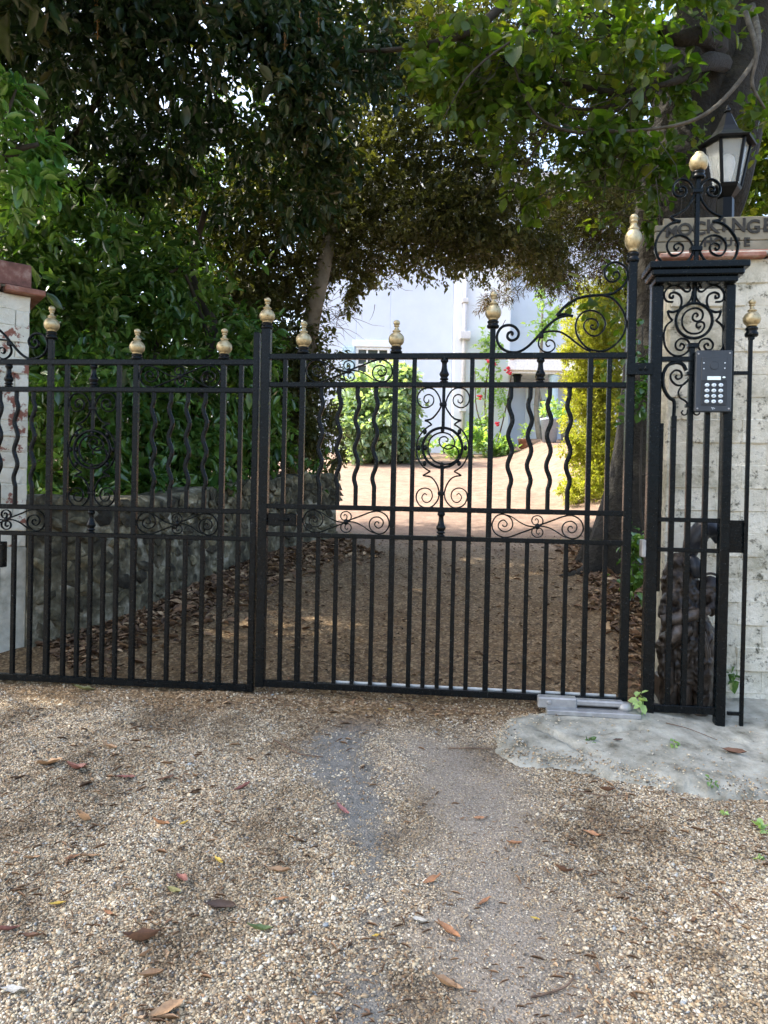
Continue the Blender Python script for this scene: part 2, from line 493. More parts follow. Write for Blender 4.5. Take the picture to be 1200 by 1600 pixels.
tl = noise(n, l, 2.2, 6, co, .7); rl = ramp(n, [(.38, (.5, .45, .39)), (.47, (.82, .79, .74)), (.6, (1.1, 1.08, 1.05))]); l.new(tl.outputs[0], rl.inputs[0])
peb = mixc(n, l, 1.0, peb, rl.outputs[0], 'MULTIPLY')
# rear courtyard gravel reads paler and warmer
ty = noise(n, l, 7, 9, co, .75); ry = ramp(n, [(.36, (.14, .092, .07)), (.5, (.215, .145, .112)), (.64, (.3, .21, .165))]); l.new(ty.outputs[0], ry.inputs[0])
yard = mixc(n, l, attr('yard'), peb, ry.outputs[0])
tb = noise(n, l, 40, 6, co); rb = ramp(n, [(.3, (.10, .10, .09)), (.7, (.215, .21, .19))]); l.new(tb.outputs[0], rb.inputs[0])
tf = noise(n, l, 130, 4, co); rf = ramp(n, [(.3, (.14, .125, .10)), (.55, (.27, .238, .195)), (.72, (.45, .41, .34))]); l.new(tf.outputs[0], rf.inputs[0])
c1 = mixc(n, l, attr('fine'), yard, rf.outputs[0])
c2 = mixc(n, l, attr('bare'), c1, rb.outputs[0])
v2 = n.new('ShaderNodeTexVoronoi'); v2.inputs['Scale'].default_value = 75; l.new(co, v2.inputs['Vector'])
sp2 = n.new('ShaderNodeSeparateColor'); l.new(v2.outputs['Color'], sp2.inputs[0])
rli = ramp(n, [(0, (.06, .036, .015)), (.45, (.15, .088, .037)), (.75, (.24, .15, .068)), (1, (.42, .3, .17))]); l.new(sp2.outputs[1], rli.inputs[0])
c3 = mixc(n, l, .22, rli.outputs[0], peb)
c4 = mixc(n, l, attr('litter'), c2, c3)
l.new(c4, p.inputs['Base Color'])
p.inputs['Roughness'].default_value = .9; p.inputs['Specular IOR Level'].default_value = .25
inv = n.new('ShaderNodeMath'); inv.operation = 'SUBTRACT'; inv.inputs[0].default_value = 1; l.new(vo.outputs['Distance'], inv.inputs[1])
bump(n, l, inv.outputs[0], .8, .006, p)
M['ground'] = mt
xx, yy = V[:, 0], V[:, 1]
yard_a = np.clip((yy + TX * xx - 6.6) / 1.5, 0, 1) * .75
me = npmesh('ground', V, fc, M['ground'], {'bare': bare_mask(xx, yy), 'fine': fine_mask(xx, yy) * .8, 'litter': litter_shade_mask(xx, yy), 'yard': yard_a}, True)
tag(link('ground', me), kind='structure')

poly = [ground(*p)[:2] for p in [(850, 1116), (795, 1128), (772, 1150), (775, 1178), (805, 1196), (870, 1203), (930, 1212), (985, 1224), (1040, 1232), (1100, 1238), (1160, 1250), (1230, 1256), (1300, 1260)]]
poly += [np.array([2.2, 3.3]), np.array([2.2, 3.95]), np.array([1.32, 3.72]), np.array([1.12, 3.5]), np.array([.8, 3.53])]
poly = np.array(poly)
def inside(x, y, P):
    c = np.zeros(np.shape(x), bool)
    for a, b in zip(P, np.roll(P, -1, 0)):
        cr = ((a[1] > y) != (b[1] > y)) & (x < (b[0] - a[0]) * (y - a[1]) / (b[1] - a[1] + 1e-12) + a[0])
        c ^= cr
    return c
# loose pea shingle in front of the gate
ico_v = []; g_ = (1 + 5 ** .5) / 2
for a in (-1, 1):
    for b in (-g_, g_):
        ico_v += [(0, a, b), (a, b, 0), (b, 0, a)]
ico_v = np.array(ico_v) / math.hypot(1, g_)
ico_f = []
el = 4 / (1 + g_ * g_) ** .5 / 2 * 1.0
dd = np.linalg.norm(ico_v[:, None] - ico_v[None], axis=2); em = dd[dd > .1].min() * 1.01
for i in range(12):
    for j in range(i + 1, 12):
        for k in range(j + 1, 12):
            if dd[i, j] < em and dd[j, k] < em and dd[i, k] < em:
                q = (i, j, k)
                if np.cross(ico_v[j] - ico_v[i], ico_v[k] - ico_v[i]) @ ico_v[i] < 0: q = (i, k, j)
                ico_f.append(q)
ico_f = np.array(ico_f)
oct_v = np.array([(1, 0, 0), (-1, 0, 0), (0, 1, 0), (0, -1, 0), (0, 0, 1), (0, 0, -1)], float)
oct_f = np.array([(0, 2, 4), (2, 1, 4), (1, 3, 4), (3, 0, 4), (2, 0, 5), (1, 2, 5), (3, 1, 5), (0, 3, 5)])
def pebbles(N, y0, y1, tv, tf, r0):
    y = rng.uniform(y0, y1, N * 2); x = rng.uniform(-1, 1, N * 2) * (y * .53 + .12)
    s = y + TX * x
    keep = (s < 3.75)
    keep &= rng.random(len(x)) > .86 * bare_mask(x, y)
    fm = fine_mask(x, y)
    keep &= rng.random(len(x)) > .55 * fm
    keep &= rng.random(len(x)) > .35 * np.clip(wav(x, y, 6, 4) * 1.5, 0, 1)
    keep &= rng.random(len(x)) > .8 * litter_shade_mask(x, y)
    ia = inside(x, y, poly)
    da = dist_poly(x, y, np.vstack([poly, poly[:1]]))
    keep &= (~ia) | (rng.random(len(x)) < np.where(da < .05, .55, np.where(da < .12, .16, .03)))
    x, y, fm, ia, da = x[keep][:N], y[keep][:N], fm[keep][:N], ia[keep][:N], da[keep][:N]
    n_ = len(x)
    r = r0 * np.exp(rng.normal(0, .34, n_)) * (1 - .45 * fm)
    ang = rng.uniform(0, 6.283, n_)
    sc = np.stack([r * rng.uniform(.9, 1.5, n_), r * rng.uniform(.7, 1.1, n_), r * rng.uniform(.45, .8, n_)], 1)
    v = tv[None] * sc[:, None] * (1 + rng.normal(0, .12, (n_, len(tv), 1)))
    tl_ = rng.normal(0, .3, n_)
    v2 = v.copy(); v2[..., 2] = v[..., 2] + v[..., 0] * tl_[:, None]
    c, s_ = np.cos(ang)[:, None], np.sin(ang)[:, None]
    vx = v2[..., 0] * c - v2[..., 1] * s_ + x[:, None]
    vy = v2[..., 0] * s_ + v2[..., 1] * c + y[:, None]
    zz = gz(x, y) + .010 * wav(x, y, 4) + .006 * wav(x, y, 15, 1) + .003 * wav(x, y, 50, 2)
    zz = zz + np.where(ia, .030 * np.sqrt(np.clip(da / .05, 0, 1)) + .004, 0)
    vz = v2[..., 2] + (zz + r * .06)[:, None]
    VV = np.stack([vx, vy, vz], -1).reshape(-1, 3)
    FF = (tf[None] + (np.arange(n_) * len(tv))[:, None, None]).reshape(-1, 3)
    return VV, FF, np.repeat(rng.random(n_), len(tv))
mt, n, l, p = newmat('shingle')
a_ = n.new('ShaderNodeAttribute'); a_.attribute_name = 'rnd'
r_ = ramp(n, [(0, (.06, .056, .048)), (.13, (.16, .138, .11)), (.22, (.32, .21, .11)), (.36, (.48, .365, .215)), (.5, (.35, .285, .2)), (.64, (.53, .45, .3)), (.8, (.6, .53, .39)), (.95, (.73, .68, .56)), (1, (.26, .3, .33))]); l.new(a_.outputs['Fac'], r_.inputs[0])
tq = noise(n, l, 2.2, 6, n.new('ShaderNodeNewGeometry').outputs['Position'], .7)
rq = ramp(n, [(.38, (.48, .43, .37)), (.47, (.8, .77, .72)), (.6, (1.05, 1.03, 1.0))]); l.new(tq.outputs[0], rq.inputs[0])
l.new(mixc(n, l, 1.0, r_.outputs[0], rq.outputs[0], 'MULTIPLY'), p.inputs['Base Color'])
p.inputs['Roughness'].default_value = .6
M['shingle'] = mt
parts = [pebbles(33000, 1.6, 2.15, ico_v, ico_f, .0032), pebbles(104000, 2.15, 3.85, oct_v, oct_f, .0034)]
off = 0; vv = []; ff = []; aa = []
for v_, f_, a__ in parts:
    vv.append(v_); ff.append(f_ + off); aa.append(a__); off += len(v_)
me = npmesh('gravel', np.concatenate(vv), np.concatenate(ff), M['shingle'], {'rnd': np.concatenate(aa)}, True)
tag(link('gravel', me), 'loose beige and brown shingle covering the drive before the gate', 'gravel', kind='stuff')

# concrete apron on the right
ax_ = np.arange(.3, 2.3, .014); ay_ = np.arange(2.5, 4.05, .014)
AX, AY = np.meshgrid(ax_, ay_)
PC = np.vstack([poly, poly[:1]])
dj = dist_poly(AX + .016 * wav(AX, AY, 30) + .008 * wav(AX, AY, 90), AY + .016 * wav(AX, AY, 37, 2) + .008 * wav(AX, AY, 83, 4), PC) * np.where(inside(AX, AY, poly), 1, -1)
hh = np.clip(dj / .05, -1, 1)
AZ = gz(AX, AY) + np.where(hh > 0, .030 * np.sqrt(np.clip(hh, 0, 1)), hh * .03) + .004 * wav(AX, AY, 11) + .0022 * wav(AX, AY, 60, 1) + .0016 * wav(AX, AY, 140, 3)
crack = np.array([ground(*p)[:2] for p in [(800, 1135), (838, 1142), (872, 1162), (905, 1180), (930, 1192)]])
AZ -= .03 * np.exp(-(dist_poly(AX + .012 * wav(AX, AY, 40), AY + .01 * wav(AX, AY, 33), crack) / .013) ** 2)
crack2 = np.array([ground(*p)[:2] for p in [(905, 1158), (960, 1152), (1000, 1148)]])
AZ -= .02 * np.exp(-(dist_poly(AX + .008 * wav(AX, AY, 40), AY, crack2) / .010) ** 2)
nx_, ny_ = len(ax_), len(ay_)
ii = np.arange(nx_ * ny_).reshape(ny_, nx_)
q = np.stack([ii[:-1, :-1], ii[:-1, 1:], ii[1:, 1:], ii[1:, :-1]], -1).reshape(-1, 4)
q = q[(dj.reshape(-1)[q] > -.045).all(1)]
used, invx = np.unique(q, return_inverse=True)
me = npmesh('concrete_apron', np.stack([AX, AY, AZ], -1).reshape(-1, 3)[used], invx.reshape(-1, 4), M['concrete'], None, True)
tag(link('concrete_apron', me), kind='structure')
def apron_z(x, y):
    return float(gz(x, y)) + .030

# ------------------------------------------------------------------ the iron gate: two leaves and a pier of open ironwork
PR = Plane((0, 3.6, 1.49), R(-7.0056), 1.122, 0.56)
PL = Plane((-0.6051, 3.6744, 1.49), R(-5.942), -1.71, 0.56)
ZR = [v + .93 for v in (.7083, .573, -.0152, -.1507, -.8766)]
ZL = [v + .93 for v in (.681, .545, -.045, -.178, -.904)]
RH = (.027, .024, .024, .022, .032)
gate_r = empty('gate_leaf', PR.b, 'black wrought iron gate leaf hinged to the iron pier, top sweeping up at right', 'gate', 'leaves of the driveway gate', PR.th)
gate_l = empty('gate_leaf', PL.b, 'black wrought iron gate leaf on the left, running in front of the white brick pillar', 'gate', 'leaves of the driveway gate', PL.th)

_cache = {}
def bar(parent, name, x, z0, z1, w=.021, d=.022, b=.002):
    k = (name, round(z1 - z0, 3), w, d)
    if k not in _cache:
        mb = MB(); cbox(mb, -w / 2, w / 2, -d / 2, d / 2, 0, z1 - z0, b)
        _cache[k] = mb.mesh(name, M['iron'])
    return link(name, _cache[k], parent, (x, 0, z0))
def rail(parent, x0, x1, z, h, d=.03):
    mb = MB(); cbox(mb, x0, x1, -d / 2, d / 2, z - h / 2, z + h / 2, .0025)
    return mb.build('rail', M['iron'], parent)
def wavy(parent, x, z0, z1, sign):
    k = ('wavy', sign, round(z1 - z0, 3))
    if k not in _cache:
        pts = []
        for i in range(41):
            s = i / 40
            a = 0.0095 * sign * math.sin(math.pi * (s - .097) / .12) if .097 < s < .817 else 0
            pts.append((a, (z1 - z0) * (1 - s)))
        mb = MB(); strip(mb, pts, .0205, .018, n=1)
        _cache[k] = mb.mesh('wavy_bar', M['iron'])
    return link('wavy_bar', _cache[k], parent, (x, 0, z0))
GOLD = [(0, 6.5), (1.2, 7.8), (2.6, 7.2), (3, 8.2), (5, 10.2), (8, 11.8), (11.5, 12.5), (15, 12.3), (18.5, 11), (21.5, 8.8), (23.5, 6.2), (24.2, 5), (25.4, 5.2), (26, 6.6), (27.2, 6.6), (28, 5.2), (29.5, 3.6), (32.5, 2.7), (34.2, 2.7), (34.6, 4.4), (35.8, 4.4), (36.2, 2.9), (37, 3.6), (38.5, 4.9), (40.7, 5.4), (43, 4.8), (44.8, 3), (45.7, .4)]
COLL = [(0, 8), (1.2, 9.3), (4, 9.6), (5.5, 8), (7, 7.4), (8.5, 8.8), (10.5, 8.8), (11.5, 7.2), (12, 6.5)]
ACORN = [(0, 6), (2, 7.5), (4, 6.6), (6, 8.6), (12, 11.6), (20, 13), (26, 12.2), (31, 9.8), (34, 7.2), (35, 8.2), (37, 8.2), (38, 6.2), (42, 4.8), (46.5, 4.4), (47, 6.2), (48.6, 6.2), (49, 4.2), (51, 5.6), (53.5, 6.4), (56.5, 5.6), (58.8, 3), (59.6, .3)]
def finial(parent, x, zbase, ht_px, coll_px, prof=GOLD, sc=1 / 331., total=None, dz=0.0):
    """gold finial with its black turned collar"""
    ks = ht_px / prof[-1][0]
    mb = MB(); lathe(mb, [(r * sc, h * ks * sc) for h, r in prof], 24)
    f = mb.build('finial', M['gold'], parent, True, loc=(x, 0, zbase + coll_px * sc))
    mb = MB(); lathe(mb, [(r * sc, h * coll_px / 12 * sc) for h, r in COLL], 24, z=-coll_px * sc)
    mb.build('collar', M['iron'], f, True)
    return f
BAL = [(0, 6.2), (.06, 6.4), (.07, 4.4), (.11, 4.6), (.12, 6.6), (.17, 6.8), (.2, 5.0), (.24, 5.6), (.32, 7.6), (.4, 7.2), (.48, 5.4), (.62, 4.2), (.78, 3.8), (.84, 4.2), (.87, 5.8), (.92, 6.2), (.96, 5.6), (1, 5)]
def baluster(parent, x, z0, z1):
    mb = MB(); lathe(mb, [(r / 331., h * (z1 - z0)) for h, r in BAL], 16)
    return mb.build('baluster', M['iron'], parent, True, loc=(x, 0, z0))

# horizontal S-scroll panel, drawn in units of its height, origin top left
SC_BIG = [(1.78, .53), (1.25, .74), (.75, .95), (.41, .97), (.12, .77), (.03, .43), (.19, .11), (.47, .03), (.75, .19), (.83, .46), (.72, .68), (.47, .74), (.28, .58), (.31, .36), (.48, .27), (.61, .40), (.56, .53), (.46, .52), (.44, .45)]
SC_TAIL = [(1.78, .53), (1.44, .49), (1.13, .36), (.81, .14), (.54, .035)]
SC_SM = [(1.8, .5), (1.96, .40), (1.98, .20), (1.83, .06), (1.63, .1), (1.56, .27), (1.65, .42), (1.79, .38), (1.81, .24), (1.73, .18), (1.69, .25)]
def panel_scroll(parent, x0, x1, z0, z1):
    H = z1 - z0; Wd = (x1 - x0) / H
    def mp(P, flip=False):
        o = []
        for a, b in P:
            a = a * Wd / 3.56; 
            if flip: a, b = Wd - a, 1 - b
            o.append((x0 + a * H, z1 - b * H))
        return o
    for fl in (False, True):
        mb = MB()
        strip(mb, mp(SC_BIG, fl), .0072, .016, taper=.25)
        strip(mb, mp(SC_TAIL, fl), .0068, .0165, taper=.3)
        strip(mb, mp(SC_SM, fl), .0062, .0155, taper=.3)
        mb.build('scroll', M['iron'], parent)
    mb = MB(); lathe(mb, [(.003, -.014), (.009, -.011), (.013, 0), (.009, .011), (.003, .014)], 12)
    c = mb.build('rosette', M['iron'], parent, True, loc=((x0 + x1) / 2, 0, (z0 + z1) / 2 ))

# upright ornament with a ring, traced on the right leaf
def zt(P, ox, oy, s):
    return [(ox + a / s, oy + b / s) for a, b in P]
def loc_r(P, ox, oy, s):
    return PR.map(zt(P, ox, oy, s))
B_TOP = [(296, 390), (318, 320), (358, 264), (410, 246), (468, 264), (498, 318), (488, 375), (450, 408), (405, 406), (367, 375), (366, 328), (398, 302), (434, 312), (445, 345), (428, 372), (405, 362), (404, 344)]
B_FISH = [(296, 392), (320, 440), (370, 500), (432, 518)]
B_FISH2 = [(432, 518), (400, 530), (372, 552)]
B_ARC = [(372, 552), (402, 570), (442, 605), (480, 670), (492, 742), (484, 810), (450, 880), (412, 918), (370, 942)]
B_F3 = [(370, 942), (400, 958), (432, 976)]
B_FISH3 = [(432, 976), (360, 992), (312, 1050), (288, 1122)]
B_BOT = [(288, 1124), (300, 1180), (340, 1230), (390, 1246), (450, 1222), (480, 1162), (465, 1104), (412, 1080), (362, 1100), (346, 1150), (370, 1194), (410, 1196), (433, 1158), (412, 1126), (390, 1140)]
B_C = [(412, 800), (395, 842), (340, 876), (268, 880), (200, 850), (162, 792), (155, 728), (175, 668), (222, 630), (282, 618), (340, 640), (374, 690), (366, 735), (320, 756), (270, 738), (247, 700), (256, 664), (290, 652), (318, 668), (316, 690), (300, 688)]
B_D = [(412, 800), (398, 752), (360, 726), (322, 722), (288, 744), (280, 778), (300, 790)]
def mirror(P, ax):
    """mirror zoom points about the leaning axis (x at y=230, x at y=1250)"""
    return [(2 * (ax[0] + (y - 230) / 1020 * (ax[1] - ax[0])) - x, y) for x, y in P]
AXB = (284, 266)
def ornament(parent, dx, dz, rzs):
    sft = lambda P: [(a + dx, b + dz) for a, b in loc_r(P, 640, 560, 5.333)]
    for fl in (False, True):
        g_ = (lambda P: sft(mirror(P, AXB))) if fl else sft
        for k, P in enumerate((B_TOP, B_BOT)):
            mb = MB(); strip(mb, g_(P), .0072, .016, taper=.3); mb.build('scroll', M['iron'], parent)
        mb = MB()
        strip(mb, g_(B_FISH), .0072, .016, taper=-.2); strip(mb, g_(B_FISH2), .0075, .0165)
        strip(mb, g_(B_ARC), .0072, .016); strip(mb, g_(B_F3), .0075, .0165); strip(mb, g_(B_FISH3), .0072, .016)
        mb.build('fishtail', M['iron'], parent)
    (cx, cz), = sft([(273, 744)])
    mb = MB(); strip(mb, [(cx + .0935 * math.cos(a), cz + .0935 * math.sin(a)) for a in np.linspace(0, 2 * math.pi, 49)], .0125, .02, n=1)
    mb.build('ring', M['iron'], parent)
    mb = MB(); strip(mb, sft(B_C), .0085, .017, taper=.35); strip(mb, sft(B_D), .0075, .0165, taper=.4)
    mb.build('scroll', M['iron'], parent)
    ml = MB(); lathe(ml, [(.002, -.013), (.0075, -.009), (.0095, 0), (.0075, .009), (.002, .013)], 10)
    sm = _cache.setdefault('stud', ml.mesh('stud', M['iron'], True))
    for q in [(128, 610), (415, 612), (76, 745), (130, 745), (466, 745), (125, 875), (412, 875), (275, 600), (268, 888)]:
        (a, b), = sft([q]); link('stud', sm, parent, (a, 0, b))
    for q in [(280, 385), (264, 1125)]:
        (a, b), = sft([q]); mb = MB(); cbox(mb, -.017, .017, -.014, .014, -.008, .008, .003); mb.build('collar', M['iron'], parent, loc=(a, 0, b))
    (a1, b1), = sft([(283, 300)]); (a2, b2), = sft([(268, 1200)])
    xc = (a1 + a2) / 2
    bar(parent, 'spindle', xc, cz + .09, rzs[1] - .006, .015, .0145)
    bar(parent, 'spindle', xc, rzs[2] + .006, cz - .09, .0165, .0145)
    return xc

def four(a, b):
    return b
def leaf(parent, PX, Z, thick, thin, mid, low, right):
    """bars, rails and turned pieces shared by both leaves"""

XR = lambda px: PR.x(px, 885)
XL = lambda px: PL.x(px, 885)
# right leaf
xs0, xs1 = XR(410), XR(977.5)
for z, h in zip(ZR, RH): rail(gate_r, xs0 + .015, xs1 - .012, z, h)
zt0 = PR.z(410, 514)
bar(gate_r, 'stile', xs0, ZR[4] - .018, zt0, .043, .042, .003)
bar(gate_r, 'stile', xs1, PR.z(975, 1103), PR.z(989, 408), .038, .04, .003)
zb, zt_ = ZR[4] + .004, ZR[0]
for px, w in ((440, .0195), (641.3, .0205), (731.3, .0205), (945, .02)):
    bar(gate_r, 'bar', XR(px), zb, zt_, w)
for px, top in ((467.5, zt_), (612, zt_), (762, PR.z(769, 510)), (915.5, zt_)):
    bar(gate_r, 'thick_bar', XR(px), zb, top, .0255 if px < 900 else .0225, .026)
lowR = (496.8, 525, 553.3, 582), (664, 686.3, 708.5), (792.5, 822.8, 853, 883.8)
for grp in lowR:
    for px in grp: bar(gate_r, 'bar', XR(px), zb, ZR[3], .0195)
for px in lowR[0]: wavy(gate_r, XR(px), ZR[2], ZR[1], 1)
for px in lowR[2]: wavy(gate_r, XR(px), ZR[2], ZR[1], -1)
e = .0128
panel_scroll(gate_r, XR(467.5) + e, XR(612) - e, ZR[1] + .012, ZR[0] - .0135)
panel_scroll(gate_r, XR(467.5) + e, XR(612) - e, ZR[3] + .011, ZR[2] - .012)
panel_scroll(gate_r, XR(762) + e, XR(915.5) - e, ZR[3] + .011, ZR[2] - .012)
xcR = ornament(gate_r, 0, 0, ZR)
baluster(gate_r, xcR, ZR[1] + .011, ZR[0] - .012); baluster(gate_r, xcR, ZR[3] + .01, ZR[2] - .011)
xbR = PR.x(844.5, 580)
baluster(gate_r, xbR, ZR[1] + .011, ZR[0] - .012)
finial(gate_r, xs0, zt0 - .002, 41, 10)
ft = ZR[0] + .0125
for px in (467.5, 612): finial(gate_r, XR(px), ft, 42, 11)
finial(gate_r, XR(762), PR.z(769, 513), 45, 12)
finial(gate_r, xs1, PR.z(990, 411), 58, 16, ACORN)
# swept top scroll
D_A = zt([(797, 216), (804, 206), (795, 196), (776, 205), (772, 230), (795, 248), (830, 235), (842, 200), (820, 166), (780, 152), (735, 166), (708, 210), (711, 260), (740, 300), (790, 321), (845, 318), (900, 285), (960, 225), (1020, 160), (1080, 112), (1140, 93), (1182, 95)], 600, 470, 4)
D_B = zt([(118, 560), (200, 470), (300, 405), (400, 378), (500, 368), (600, 362), (680, 330), (750, 270), (785, 190), (765, 110), (700, 64), (630, 66), (572, 120), (572, 190), (610, 238), (668, 236), (710, 192), (692, 152), (656, 158), (658, 180)], 850, 400, 6)
D_J = zt([(118, 560), (180, 545), (270, 566)], 850, 400, 6)
D_C = zt([(560, 372), (630, 392), (695, 450), (750, 540), (770, 640), (740, 742), (670, 830), (580, 884), (490, 890), (402, 860), (330, 780), (297, 690), (312, 590), (372, 526), (450, 512), (530, 546), (574, 620), (560, 690), (500, 745), (430, 740), (377, 680), (382, 620), (430, 588), (488, 604), (508, 650), (480, 688), (442, 680), (440, 652), (466, 650)], 850, 400, 6)
D_W = zt([(-30, 740), (0, 716), (70, 705), (150, 712), (220, 750), (310, 820), (380, 870), (440, 896)], 850, 400, 6)
D_S = zt([(982, 222), (966, 258), (972, 292), (1002, 318), (1040, 318), (1068, 290), (1060, 256), (1032, 245), (1012, 264), (1022, 285), (1038, 280)], 600, 470, 4)
D_N = zt([(980, 220)], 600, 470, 4)
def top_scroll(parent, f):
    for nm, items in (('top_scroll', ((D_A, .0125, .1), (D_J, .0115, 0))), ('top_scroll', ((D_B, .0128, .35),)), ('top_scroll', ((D_C, .0095, .3),)), ('top_scroll', ((D_W, .0085, .1),)), ('top_scroll', ((D_S, .0075, .3),))):
        mb = MB()
        for j, (P, w, tp) in enumerate(items): strip(mb, [f(q) for q in PR.map(P)], w, .018 + .0007 * j + .0005 * len(P) / 20, taper=tp)
        mb.build(nm, M['iron'], parent)
    a, b = f(PR.map(D_N)[0])
    mb = MB(); cbox(mb, -.012, .012, -.013, .013, -.011, .011, .004); mb.build('collar', M['iron'], parent, loc=(a, 0, b))
top_scroll(gate_r, lambda q: q)
# lock box and an added pale strip imitating light reflected on the bottom rail
mb = MB(); zc = PR.z(445, 812); cbox(mb, xs0 + .023, XR(462), -.008, .018, zc - .03, zc + .03, .003); lk = mb.build('lock_box', M['iron'], gate_r)
mb = MB(); cbox(mb, XR(446), XR(450), -.03, -.0085, zc - .006, zc + .006, .002); cbox(mb, XR(436), XR(448.5), -.034, -.0285, zc - .005, zc + .005, .002); mb.build('latch_handle', M['iron'], lk)
M['strip'] = mat_plain('pale_rail_glint', (.6, .62, .6), .35, .2)
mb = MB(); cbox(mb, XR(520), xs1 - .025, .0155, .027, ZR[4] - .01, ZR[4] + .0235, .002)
tag(mb.build('rail_glint_strip', M['strip'], gate_r), 'pale strip imitating reflected light along the bottom rail')

# left leaf, its left end repeats the right leaf mirrored
x0L = XL(74.5)
mir = lambda px: x0L - (XR(px) - XR(762))
xeL = XL(396); xwL = mir(977.5)
for z, h in zip(ZL, RH): rail(gate_l, xwL + .012, xeL - .006, z, h)
bar(gate_l, 'stile', xeL - .002, ZL[4] - .018, PL.z(405, 520), .03, .036, .003)
bar(gate_l, 'stile', xwL, ZL[4] - .018, ZL[0] + .46, .038, .04, .003)
zb, zt_ = ZL[4] + .004, ZL[0]
for x in (XL(100.5), XL(181.5), XL(371.5), mir(945)): bar(gate_l, 'bar', x, zb, zt_, .0205)
for x, top in ((x0L, PL.z(82, 527)), (XL(208.2), zt_), (XL(344), zt_), (mir(915.5), zt_)): bar(gate_l, 'thick_bar', x, zb, top, .0255, .026)
lowL = [mir(px) for px in lowR[2]], [XL(121.7), XL(141.2), XL(161.3)], [XL(q) for q in (235.8, 262.5, 289.2, 316.2)]
for grp in lowL:
    for x in grp: bar(gate_l, 'bar', x, zb, ZL[3], .0195)
for x in lowL[0]: wavy(gate_l, x, ZL[2], ZL[1], 1)
for x in lowL[2]: wavy(gate_l, x, ZL[2], ZL[1], -1)
panel_scroll(gate_l, XL(208.2) + e, XL(344) - e, ZL[1] + .012, ZL[0] - .0135)
panel_scroll(gate_l, XL(208.2) + e, XL(344) - e, ZL[3] + .011, ZL[2] - .012)
panel_scroll(gate_l, mir(915.5) + e, x0L - e, ZL[3] + .011, ZL[2] - .012)
xcL = XL(141.2)
ornament(gate_l, xcL - xcR, ZL[2] - ZR[2], ZL)
baluster(gate_l, xcL, ZL[1] + .011, ZL[0] - .012); baluster(gate_l, xcL, ZL[3] + .01, ZL[2] - .011)
baluster(gate_l, x0L - (xbR - XR(762)), ZL[1] + .011, ZL[0] - .012)
finial(gate_l, x0L, PL.z(82, 530), 43, 12)
for px in (208.2, 344): finial(gate_l, XL(px), ZL[0] + .0125, 42, 9)
finial(gate_l, xwL, ZL[0] + .455, 58, 16, ACORN)
top_scroll(gate_l, lambda q: (x0L - (q[0] - XR(762)), q[1] + ZL[0] - ZR[0]))
mb = MB(); cbox(mb, PL.x(-4, 870), PL.x(8, 870), -.026, .02, PL.z(4, 886), PL.z(4, 846), .004); mb.build('lock_box', M['iron'], gate_l)

# ------------------------------------------------------------------ iron pier
PP = Plane((0, 3.6, 1.49), R(-7.0056), 1.39, 0.50)
pier = empty('iron_pier', PP.b, 'narrow black wrought iron pier with moulded cornice, lyre scroll and gold ball on top', 'gate pier', None, PP.th)
XP = lambda px, py=885: PP.x(px, py)
ztop = PP.z(1080, 447)
for px, w, b_ in ((1016, .052, 1116), (1129, .043, 1136)):
    bar(pier, 'post', XP(px), PP.z(px - 3, b_), ztop, w, .05, .004)
mb = MB(); cbox(mb, XP(1026.5), XP(1034.5), .03, .045, PP.z(1028, 925), PP.z(1038, 660), .002); mb.build('back_strap', M['iron'], pier)
mb = MB(); cbox(mb, XP(1138.5), XP(1141), .03, .04, PP.z(1138, 1100), PP.z(1141, 650), .001); mb.build('cable_conduit', M['iron'], pier)
xa, xb = XP(1009, 425), XP(1162, 418); zc = PP.z(1086, 446)
mb = MB()
cbox(mb, xa + .03, xb - .04, -.06, .06, zc, zc + .026, .003); cbox(mb, xa + .012, xb - .018, -.078, .078, zc + .0262, zc + .056, .006); cbox(mb, xa, xb, -.09, .09, zc + .0562, zc + .086, .003)
mb.build('cornice', M['iron'], pier)
zcap = zc + .086
def pzoom(P, ox, oy, s): return PP.map(zt(P, ox, oy, s))
def mir2(P, a): return [(2 * a - x, y) for x, y in P]
# lyre on the cornice
E_P = {'scroll': [([(486, 545), (470, 470), (420, 418), (350, 406), (292, 450), (275, 520), (302, 575), (360, 585), (410, 550), (406, 502), (370, 480), (340, 500), (346, 530), (374, 526)], .0105),
                  ([(492, 560), (460, 640), (400, 720), (320, 772), (252, 796)], .0105), ([(252, 796), (285, 828), (352, 842)], .014),
                  ([(352, 842), (260, 862), (172, 930), (112, 1020), (92, 1110), (122, 1220), (200, 1288), (290, 1306), (380, 1288), (450, 1230), (486, 1165)], .0115)],
       'volute': [([(486, 1110), (440, 1030), (362, 988), (280, 1002), (222, 1060), (216, 1130), (256, 1190), (310, 1196), (370, 1160), (381, 1104), (342, 1070), (296, 1085), (286, 1120), (310, 1140), (334, 1116)], .0095)]}
for fl in (False, True):
    for nm, items in E_P.items():
        mb = MB()
        for j, (P, w) in enumerate(items):
            strip(mb, pzoom(mir2(P, 521) if fl else P, 1010, 220, 6.667), w, .024 + .0006 * j, taper=.2 if nm == 'volute' else 0)
        mb.build(nm, M['iron'], pier)
xst = pzoom([(518, 900)], 1010, 220, 6.667)[0][0]
zba = PP.z(1091.5, 279)
bar(pier, 'stem', xst + .003, zcap, zba, .0195, .02)
for q, w, h in (((529, 530), .05, .022), ((514, 1130), .052, .024)):
    (a, b), = pzoom([q], 1010, 220, 6.667); mb = MB(); cbox(mb, -w / 2, w / 2, -.017, .017, -h / 2, h / 2, .004); mb.build('collar', M['iron'], pier, loc=(a, 0, b))
BALL = [(0, 7), (1.5, 9), (4, 11.5), (9, 13.3), (14, 13.6), (19, 12.2), (23, 9), (25.5, 6.5), (26.5, 6.8), (27.5, 5.5), (29, 3), (29.5, .3)]
